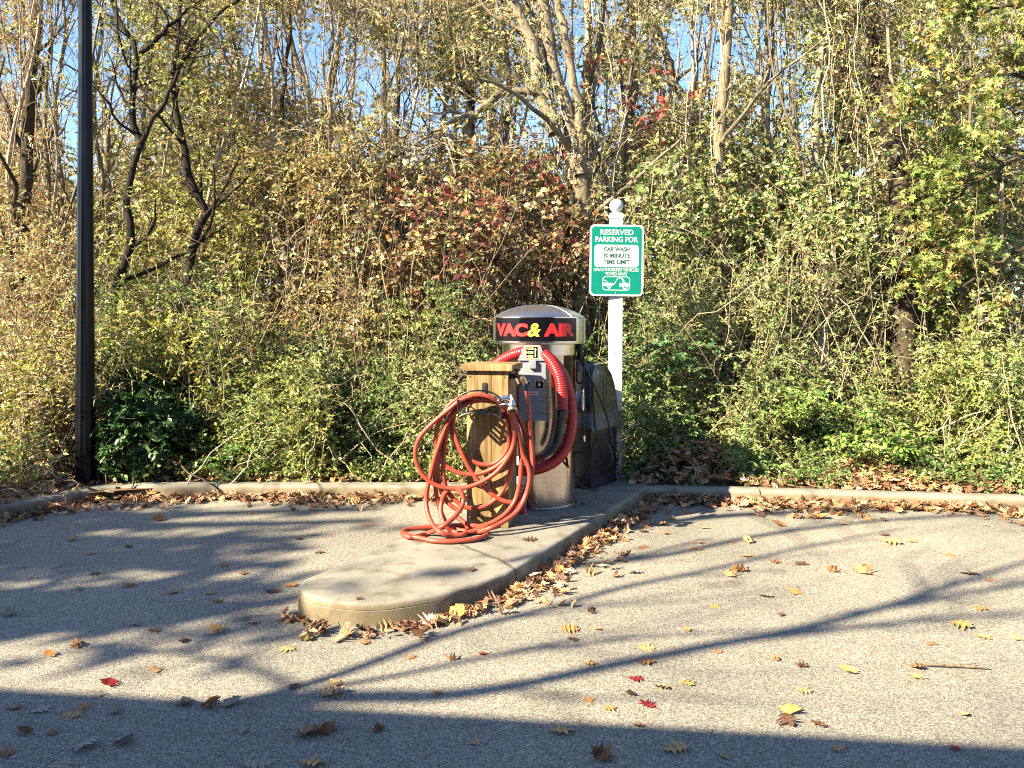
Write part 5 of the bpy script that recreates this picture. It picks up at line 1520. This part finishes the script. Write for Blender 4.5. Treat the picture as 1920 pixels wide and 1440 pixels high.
# ------------------------------------------------------------------ fallen leaves
def litter(name, label, pts, rng, size, tilt, nvar=6):
    acc = Acc()
    n = len(pts)
    for k in range(nvar):
        tm = oak_template(rng.uniform(.1, 1.0), rng.uniform(-.5, .5), k + 3)
        i = np.arange(k, n, nvar)
        a = rng.uniform(0, 6.28, len(i))
        d = np.stack([np.cos(a), np.sin(a), rng.normal(0, tilt, len(i))], 1)
        nr = np.stack([rng.normal(0, tilt, len(i)), rng.normal(0, tilt, len(i)), np.ones(len(i))], 1)
        place_leaves(acc, pts[i], d, nr, rng.uniform(size[0], size[1], len(i)), tm, pick_colors(LITTER, pts[i], rng, .25, .1))
    o = acc.build(name, M["dry_leaf"])
    tag(o, label, "fallen leaves", kind="stuff")

rng = np.random.default_rng(91)
def kerb_points(x0, x1, n, w0, w1, zt, dens=None):
    x = rng.uniform(x0, x1, n); ky = np.interp(x, KP[:, 0], KP[:, 1])
    o = -np.abs(rng.exponential(.085, n)) * (1 + .6 * np.sin(x * 3.3)) - .015
    o = np.maximum(o, -w1)
    z = GZ + .010 + rng.random(n) * zt * .75 * np.clip(1 + o / .22, 0.1, 1)
    return np.stack([x, ky + o, z], 1)
pts = [kerb_points(-4.6, -.95, 760, 0, .42, .075), kerb_points(-.95, .15, 260, 0, .35, .06), kerb_points(1.2, 5.2, 950, 0, .45, .085), kerb_points(-8, -4.6, 300, 0, .4, .06)]
# drift against the shaded right side of the island and a few round its nose
n = 340
s = rng.random(n) ** 1.05
e0, e1 = np.array([-.02, 4.48]), np.array([1.19, 6.90])
q = e0 + (e1 - e0) * s[:, None]
off = np.abs(rng.exponential(.075, n)) + .012
q = q + np.array([.8935, -.449]) * off[:, None]
pts.append(np.column_stack([q, GZ + .010 + rng.random(n) * .05 * np.clip(1 - off / .2, .1, 1)]))
arc = np.array([(-.02, 4.48), (-.135, 4.39), (-.241, 4.285), (-.339, 4.18), (-.438, 4.115), (-.583, 4.045), (-.729, 4.01), (-.9, 4.04), (-1.0, 4.09), (-1.1, 4.16), (-1.17, 4.3)])
n = 130
s = rng.random(n) ** 2.0 * (len(arc) - 1); i = np.minimum(s.astype(int), len(arc) - 2); fr = (s - i)[:, None]
q = arc[i] * (1 - fr) + arc[i + 1] * fr
out = norm(q - np.array([-.45, 4.75])) * (np.abs(rng.exponential(.05, n)) + .015)[:, None]
pts.append(np.column_stack([q + out, GZ + .010 + rng.random(n) * .022]))
litter("leaf_litter", "brown oak leaves drifted along the kerb and the right side of the island", np.vstack(pts), rng, (.055, .105), .55, 10)
# leaf bank on the woods side of the kerb
P2 = []
for x0, x1, n, hh in ((1.05, 2.3, 520, .34), (2.3, 5, 700, .12), (2.9, 3.6, 220, .22), (-4.8, .2, 700, .08)):
    x = rng.uniform(x0, x1, n); ky = np.interp(x, KP[:, 0], KP[:, 1]); o = rng.uniform(.2, .95, n)
    bell = np.clip(1 - ((x - (x0 + x1) / 2) / ((x1 - x0) / 2)) ** 2, .2, 1)
    P2.append(np.stack([x, ky + o, .14 + hh * bell * np.clip((o - .1) / .5, 0, 1) * rng.uniform(.5, 1, n)], 1))
n = 2400
D = rng.uniform(7.6, 15, n); x = rng.uniform(-.68, .68, n) * D
P2.append(np.stack([x, D, .2 + .03 * (D - 7) + rng.random(n) * .04], 1))
litter("leaf_litter", "rust brown leaf bank on the woods side of the kerb", np.vstack(P2), rng, (.07, .12), .5, 10)

LEAFC = {"tan": (.46, .29, .13), "brown": (.25, .125, .055), "orange": (.42, .20, .07), "yellow": (.34, .26, .09), "red": (.22, .02, .025), "grey": (.33, .29, .23), "dark": (.10, .055, .035)}
LEAFM = {}
def leaf_mesh(colour, var):
    if (colour, var) in LEAFM: return LEAFM[(colour, var)]
    r = np.random.default_rng(200 + var)
    curl, tw = [(.12, .1), (.35, .3), (1.1, -.4), (.25, -.2), (-.3, .3)][var]
    tv, tf = oak_template(curl, tw, var + 40)
    tv = tv.copy(); tv[:, 2] -= tv[:, 2].min()
    a = Acc(); c = np.array(LEAFC[colour]) * (1 + .12 * r.standard_normal((len(tv), 1)))
    a.add(tv, tf, c)
    st = np.array([[(-.5, 0, tv[1, 2]), (-.62, .02, tv[1, 2] + .02), (-.74, .05, tv[1, 2] + .01)]])
    v, f = tube_arrays(st, np.full((1, 3), .012), 4); a.add(v, f, np.array(LEAFC[colour]) * .6)
    o = a.build("fallen_leaf", M["dry_leaf"])
    me = o.data
    bpy.data.objects.remove(o)
    LEAFM[(colour, var)] = me
    return me
def fallen(u, v, colour, size_px, var=None, label=None, group=None, z=None):
    z = GZ + .003 if z is None else z
    g = G(u, v, z)
    var = random.randrange(5) if var is None else var
    o = bpy.data.objects.new("fallen_leaf", leaf_mesh(colour, var)); COL.objects.link(o)
    o.location = g
    sz = size_px * g[1] / F
    o.scale = (sz, sz, sz)
    o.rotation_euler = (random.uniform(-.12, .12), random.uniform(-.12, .12), random.uniform(0, 6.28))
    if label is None:
        onisl = z > .1
        zone = "on the concrete island" if onisl else ("in the shade at the front edge" if v > 1285 + (u / 1920) * 95 else ("on the asphalt left of the island" if u < 640 - (v - 1100) * .3 and v < 1230 else ("on the sunlit asphalt in front of the island nose" if u < 930 else "on the sunlit asphalt right of the island")))
        label = f"{colour} fallen leaf lying {zone}"; group = group or f"{colour} fallen leaves {zone}"
    tag(o, label, "fallen leaf", group)
fallen(206, 1283, "red", 38, 2, "single bright red leaf standing up at the edge of the front shade, left")
fallen(1338, 1402 - 265, "yellow", 26, 0, "small clear yellow leaf alone on the sunlit asphalt right of the island nose")
fallen(1190, 1272, "red", 36, 0, "red leaf lying flat on the sunlit asphalt near the front shade")
fallen(1790, 1403, "red", 30, 0, "small pinkish red leaf in the shade at the lower right")
fallen(905, 1226, "red", 24, 1, "small red leaf on a branch shadow in front of the island nose")
fallen(850, 1150, "yellow", 48, 2, "large yellow leaf leaning on the drift at the island nose")
for u, v, c, s in ((20, 1152, "grey", 40), (75, 1331, "grey", 46), (30, 1325, "brown", 34), (135, 1340, "tan", 44), (155, 1328, "orange", 32), (185, 1302, "grey", 36), (215, 1336, "grey", 40), (342, 1320, "grey", 44), (395, 1323, "brown", 40), (432, 1322, "grey", 46), (50, 1372, "brown", 34), (100, 1374, "brown", 28), (165, 1398, "grey", 62), (235, 1391, "dark", 46), (15, 1412, "brown", 40), (120, 1434, "grey", 56), (575, 1378, "brown", 62), (620, 1366, "grey", 40), (612, 1372, "brown", 44), (712, 1367, "brown", 32), (620, 1302, "tan", 54), (628, 1283, "tan", 34), (552, 1288, "dark", 30), (480, 1434, "grey", 66), (585, 1430, "tan", 56), (455, 1371, "grey", 28), (890, 1392, "tan", 32),
                   (1050, 1370, "tan", 56), (1198, 1360, "brown", 30), (1133, 1420, "brown", 58), (1270, 1404, "tan", 60), (1360, 1419, "yellow", 30), (1573, 1403, "tan", 34), (1475, 1352, "dark", 50), (1535, 1360, "brown", 40), (1805, 1340, "tan", 24), (1478, 1336, "orange", 44), (1330, 1370, "grey", 20),
                   (148, 1210, "brown", 34), (95, 1228, "orange", 30), (255, 1168, "grey", 38), (325, 1111, "orange", 28), (150, 1105, "grey", 24), (245, 1098, "brown", 34), (180, 1076, "dark", 24), (240, 1025, "dark", 22), (135, 1013, "orange", 24), (172, 1038, "orange", 22), (410, 1128, "brown", 28), (395, 1112, "tan", 28), (290, 1183, "brown", 30), (345, 1202, "dark", 24), (290, 1257, "tan", 36), (410, 1183, "tan", 40), (475, 1168, "tan", 26), (535, 1216, "tan", 40), (575, 1199, "yellow", 40), (650, 1190, "tan", 26), (683, 1206, "brown", 26), (545, 1097, "orange", 30), (510, 1108, "dark", 36), (420, 1060, "orange", 22), (600, 1036, "dark", 22), (455, 1075, "brown", 26), (40, 1063, "grey", 20),
                   (560, 1010, "brown", 24), (300, 975, "orange", 28), (470, 962, "tan", 26), (690, 985, "orange", 22),
                   (820, 1300, "orange", 28), (770, 1233, "brown", 24), (850, 1235, "tan", 26), (1065, 1182, "orange", 42), (1075, 1200, "dark", 26), (1110, 1148, "dark", 24), (1120, 1180, "orange", 22), (1210, 1215, "tan", 40), (1105, 1243, "tan", 34), (1215, 1241, "brown", 40), (1290, 1180, "orange", 22), (1390, 1070, "orange", 38), (1370, 1080, "tan", 32), (1400, 1043, "orange", 28), (1405, 1016, "tan", 30), (1305, 1028, "orange", 30), (1310, 1016, "tan", 28), (1205, 1027, "brown", 28), (1372, 1015, "orange", 20), (1437, 1118, "tan", 36), (1490, 1111, "orange", 36), (1465, 1153, "dark", 20), (1500, 1057, "dark", 34), (1455, 1054, "brown", 28), (1563, 1071, "orange", 28), (1620, 1074, "tan", 44), (1670, 1018, "tan", 40), (1710, 1016, "orange", 22), (1660, 1003, "dark", 26), (1820, 1076, "dark", 40), (1855, 1087, "brown", 22), (1835, 1140, "orange", 34), (1800, 1174, "yellow", 46), (1845, 1194, "tan", 36), (1905, 1198, "tan", 28), (1745, 1207, "brown", 24), (1720, 1268, "tan", 42), (1718, 1252, "brown", 32), (1590, 1259, "tan", 38), (1505, 1249, "brown", 26), (1455, 1236, "brown", 22), (1345, 1223, "brown", 20), (1505, 1295, "tan", 34), (1180, 1302, "yellow", 28), (1240, 1290, "yellow", 40), (1215, 1322, "red", 40), (1145, 1328, "orange", 30), (1105, 1313, "orange", 26), (1290, 1282, "yellow", 36),
                   (1240, 985, "brown", 26), (1320, 990, "tan", 24), (1460, 985, "brown", 28), (1585, 982, "tan", 24), (1290, 960, "orange", 26), (1540, 972, "orange", 30), (1850, 985, "tan", 22), (1780, 1040, "orange", 22)):
    fallen(u, v, c, s)
for u, v, c, s in ((912, 1005, "tan", 22), (990, 1012, "dark", 34), (885, 1069, "dark", 22), (673, 1122, "dark", 18), (1065, 967, "tan", 34), (1093, 945, "dark", 20)):
    fallen(u, v, c, s, z=.154)
bm = bmesh.new()
tube_bm(bm, [G(1720, 1245, GZ + .012), G(1770, 1247, GZ + .014), G(1810, 1249, GZ + .012), G(1855, 1253, GZ + .01)], [.004, .006, .006, .003], 6)
tube_bm(bm, [G(1790, 1248, GZ + .012), G(1815, 1245, GZ + .02), G(1830, 1244, GZ + .012)], [.004, .004, .002], 6)
tag(bm_link("fallen_twig", bm, M["bark_tan"]), "thin tan twig lying on the sunlit asphalt at the lower right", "twig")

# ------------------------------------------------------------------ what stands behind the viewpoint and throws the shade
S3 = np.array(SUN)
def back(u, v, t):
    return G(u, v) - S3 * t
def eave_building():
    t = thing("building", "long beige building behind the viewpoint, its eave shading the front edge", "building", (-3, -1.2, 0))
    h = 3.95; tt = h / -S3[2]
    a = G(0, 1283) - S3 * tt; b = G(1920, 1392) - S3 * tt
    d = (b - a) / np.linalg.norm(b - a)
    nn = np.array([d[1], -d[0], 0])           # away from the parking area
    if nn[1] > 0: nn = -nn
    s0, s1 = -0.9, 14.0
    def q(s, o, z): p = a + d * s + nn * o; return (p[0], p[1], z)
    bm = bmesh.new()
    A = [bm.verts.new(q(s, o, z)) for s, o in ((s0, 0), (s1, 0), (s1, 8), (s0, 8)) for z in (h - .22, h)]
    for i in range(4):
        j = (i + 1) % 4; bm.faces.new((A[2 * i], A[2 * j], A[2 * j + 1], A[2 * i + 1]))
    bm.faces.new([A[i] for i in (0, 2, 4, 6)]); bm.faces.new([A[i] for i in (1, 3, 5, 7)])
    bmesh.ops.recalc_face_normals(bm, faces=bm.faces)
    bm_link("roof", bm, M["roof"], t, True, smooth=False)
    bm = bmesh.new()
    A = [bm.verts.new(q(s, o, z)) for s, o in ((s0 + .5, .6), (s1 - .5, .6), (s1 - .5, 7.6), (s0 + .5, 7.6)) for z in (0, h - .22)]
    for i in range(4):
        j = (i + 1) % 4; bm.faces.new((A[2 * i], A[2 * j], A[2 * j + 1], A[2 * i + 1]))
    bmesh.ops.recalc_face_normals(bm, faces=bm.faces)
    bm_link("wall", bm, M["stucco"], t, True, smooth=False)
    for s in (1.2, 9.2, 11.2):
        bm = bmesh.new()
        A = [bm.verts.new(q(s + ds, .6 - .03 * k, z)) for k in (0, 1) for ds, z in ((0, .9), (1.3, .9), (1.3, 2.3), (0, 2.3))]
        bm.faces.new(A[4:]);
        for i in range(4): bm.faces.new((A[i], A[(i + 1) % 4], A[4 + (i + 1) % 4], A[4 + i]))
        bmesh.ops.recalc_face_normals(bm, faces=bm.faces)
        bm_link("window", bm, M["glass"], t, True, smooth=False)
eave_building()

def shade_tree(label, seed, trunk, limbs, pal, leafy, bark="bark_tan"):
    rng = np.random.default_rng(seed)
    t = thing("roadside_tree", label, "tree", tuple(trunk[0]))
    b, f, tw = Acc(), Acc(), Acc()
    allp = [(np.array(trunk), [.16, .13, .09])] + [(np.array(p), r) for p, r in limbs]
    TP = np.stack([resample(p, n=30) for p, _ in allp]); TR = np.stack([np.interp(np.linspace(0, 1, 30), np.linspace(0, 1, len(r)), r) for _, r in allp])
    v, fc = tube_arrays(TP, TR, 9); b.add(v, fc)
    n1 = leafy[0]
    if n1:
        w = np.repeat(np.arange(1, len(TP)), n1); tt = rng.uniform(.1, .82, len(w))
        p, tg, r = sample_path(TP, TR, w, tt)
        P1 = wander(p, side_dirs(tg, rng, (.35, .9), .1), rng.uniform(.4, 1.3, len(w)), 8, rng, .5, .1)
        R1 = np.minimum(r * .5, .016)[:, None] * np.linspace(1, .3, 8)[None]
        v, fc = tube_arrays(P1, R1, 5); tw.add(v, fc, (.2, .15, .1))
        n2 = leafy[1]
        if n2:
            w = np.repeat(np.arange(len(P1)), n2); p, tg, r = sample_path(P1, R1, w, rng.uniform(.1, 1, len(w)))
            ok = noise(p, .35, seed) > leafy[2]
            p = p[ok]
            sprigs(f, tw, p + rng.standard_normal(p.shape) * .1, rng.standard_normal(p.shape), rng.uniform(.2, .5, len(p)), 8, .13, T_BROAD, pal, rng)
    b.build("trunk", M[bark], t, smooth=True)
    if f.n or tw.n:
        f.join(tw); f.build("crown", [M["leaf"], M["twig"]], t)

def limb(pts, t0, t1, r):
    n = len(pts)
    return (np.array([back(u, v, t0 + (t1 - t0) * i / (n - 1)) for i, (u, v) in enumerate(pts)]), r)
fork = back(520, 1310, 7.56)
shade_tree("bare limbed roadside tree beside the building, throwing long branch shadows over the asphalt", 101,
           [(fork[0] - .6, fork[1] - .1, 0), (fork[0] - .35, fork[1] - .05, 2.5), tuple(fork)],
           [limb([(520, 1310), (555, 1290), (650, 1260), (750, 1222), (850, 1186), (960, 1157), (1060, 1133), (1160, 1103), (1340, 1066), (1510, 1025), (1700, 990)], 7.56, 11.16, [0.036, 0.035, 0.029, 0.020, 0.013]),
            limb([(520, 1310), (700, 1306), (820, 1305), (960, 1287), (1110, 1255), (1310, 1215), (1485, 1182), (1645, 1142), (1780, 1098), (1950, 1045)], 7.56, 11.52, [0.054, 0.050, 0.043, 0.036, 0.022]),
            limb([(1400, 1199), (1485, 1190), (1610, 1175), (1760, 1160), (1980, 1140)], 10.08, 11.88, [0.036, 0.032, 0.025, 0.014]),
            limb([(600, 1292), (750, 1265), (950, 1225), (1110, 1205), (1260, 1190), (1430, 1182)], 7.92, 10.44, [0.025, 0.022, 0.018, 0.011]),
            limb([(1600, 1150), (1645, 1142), (1760, 1120), (1960, 1090)], 10.80, 12.24, [0.036, 0.032, 0.022]),
            limb([(555, 1295), (500, 1262), (425, 1240), (340, 1225), (250, 1215)], 7.56, 9.00, [0.022, 0.022, 0.018, 0.014]),
            limb([(1100, 1060), (1250, 1040), (1450, 1000), (1700, 972), (1960, 960)], 10.80, 12.96, [0.043, 0.036, 0.029, 0.022]),
            limb([(1200, 985), (1350, 968), (1500, 960), (1700, 958)], 10.80, 12.96, [0.058, 0.058, 0.043, 0.029]),
            limb([(1000, 1080), (1080, 1060), (1180, 1045), (1330, 1010)], 10.44, 11.88, [0.036, 0.032, 0.022])], OLIVE, (5, 0, 0))
f2 = back(-500, 1180, 11.5)
shade_tree("leafy roadside tree shading the asphalt left of the island", 102,
           [(f2[0] - .5, f2[1], 0), (f2[0] - .2, f2[1], 3), tuple(f2)],
           [limb([(-500, 1180), (-100, 1165), (150, 1165), (330, 1150), (500, 1132)], 11.5, 14, [.19, .18, .15, .07]),
            limb([(-500, 1130), (-100, 1120), (150, 1125), (330, 1118), (480, 1108)], 11.8, 14.2, [.17, .15, .12, .05]),
            limb([(-500, 1180), (-100, 1050), (200, 1055), (400, 1062), (540, 1058)], 11.5, 15, [.14, .13, .11, .06]),
            limb([(-500, 1180), (-200, 1000), (200, 1016), (420, 1014), (600, 1004)], 11.5, 16, [.15, .13, .11, .06]),
            limb([(-500, 1180), (-300, 965), (100, 968), (400, 962), (700, 955)], 11.5, 17, [.17, .16, .14, .10, .06]),
            limb([(-300, 965), (0, 985), (400, 984), (700, 976)], 13, 17, [.14, .13, .10, .06]),
            limb([(-500, 1180), (-250, 1040), (100, 1035), (350, 1036)], 11.5, 14.5, [.14, .12, .09, .04])], OLIVE, (17, 7, -.24))
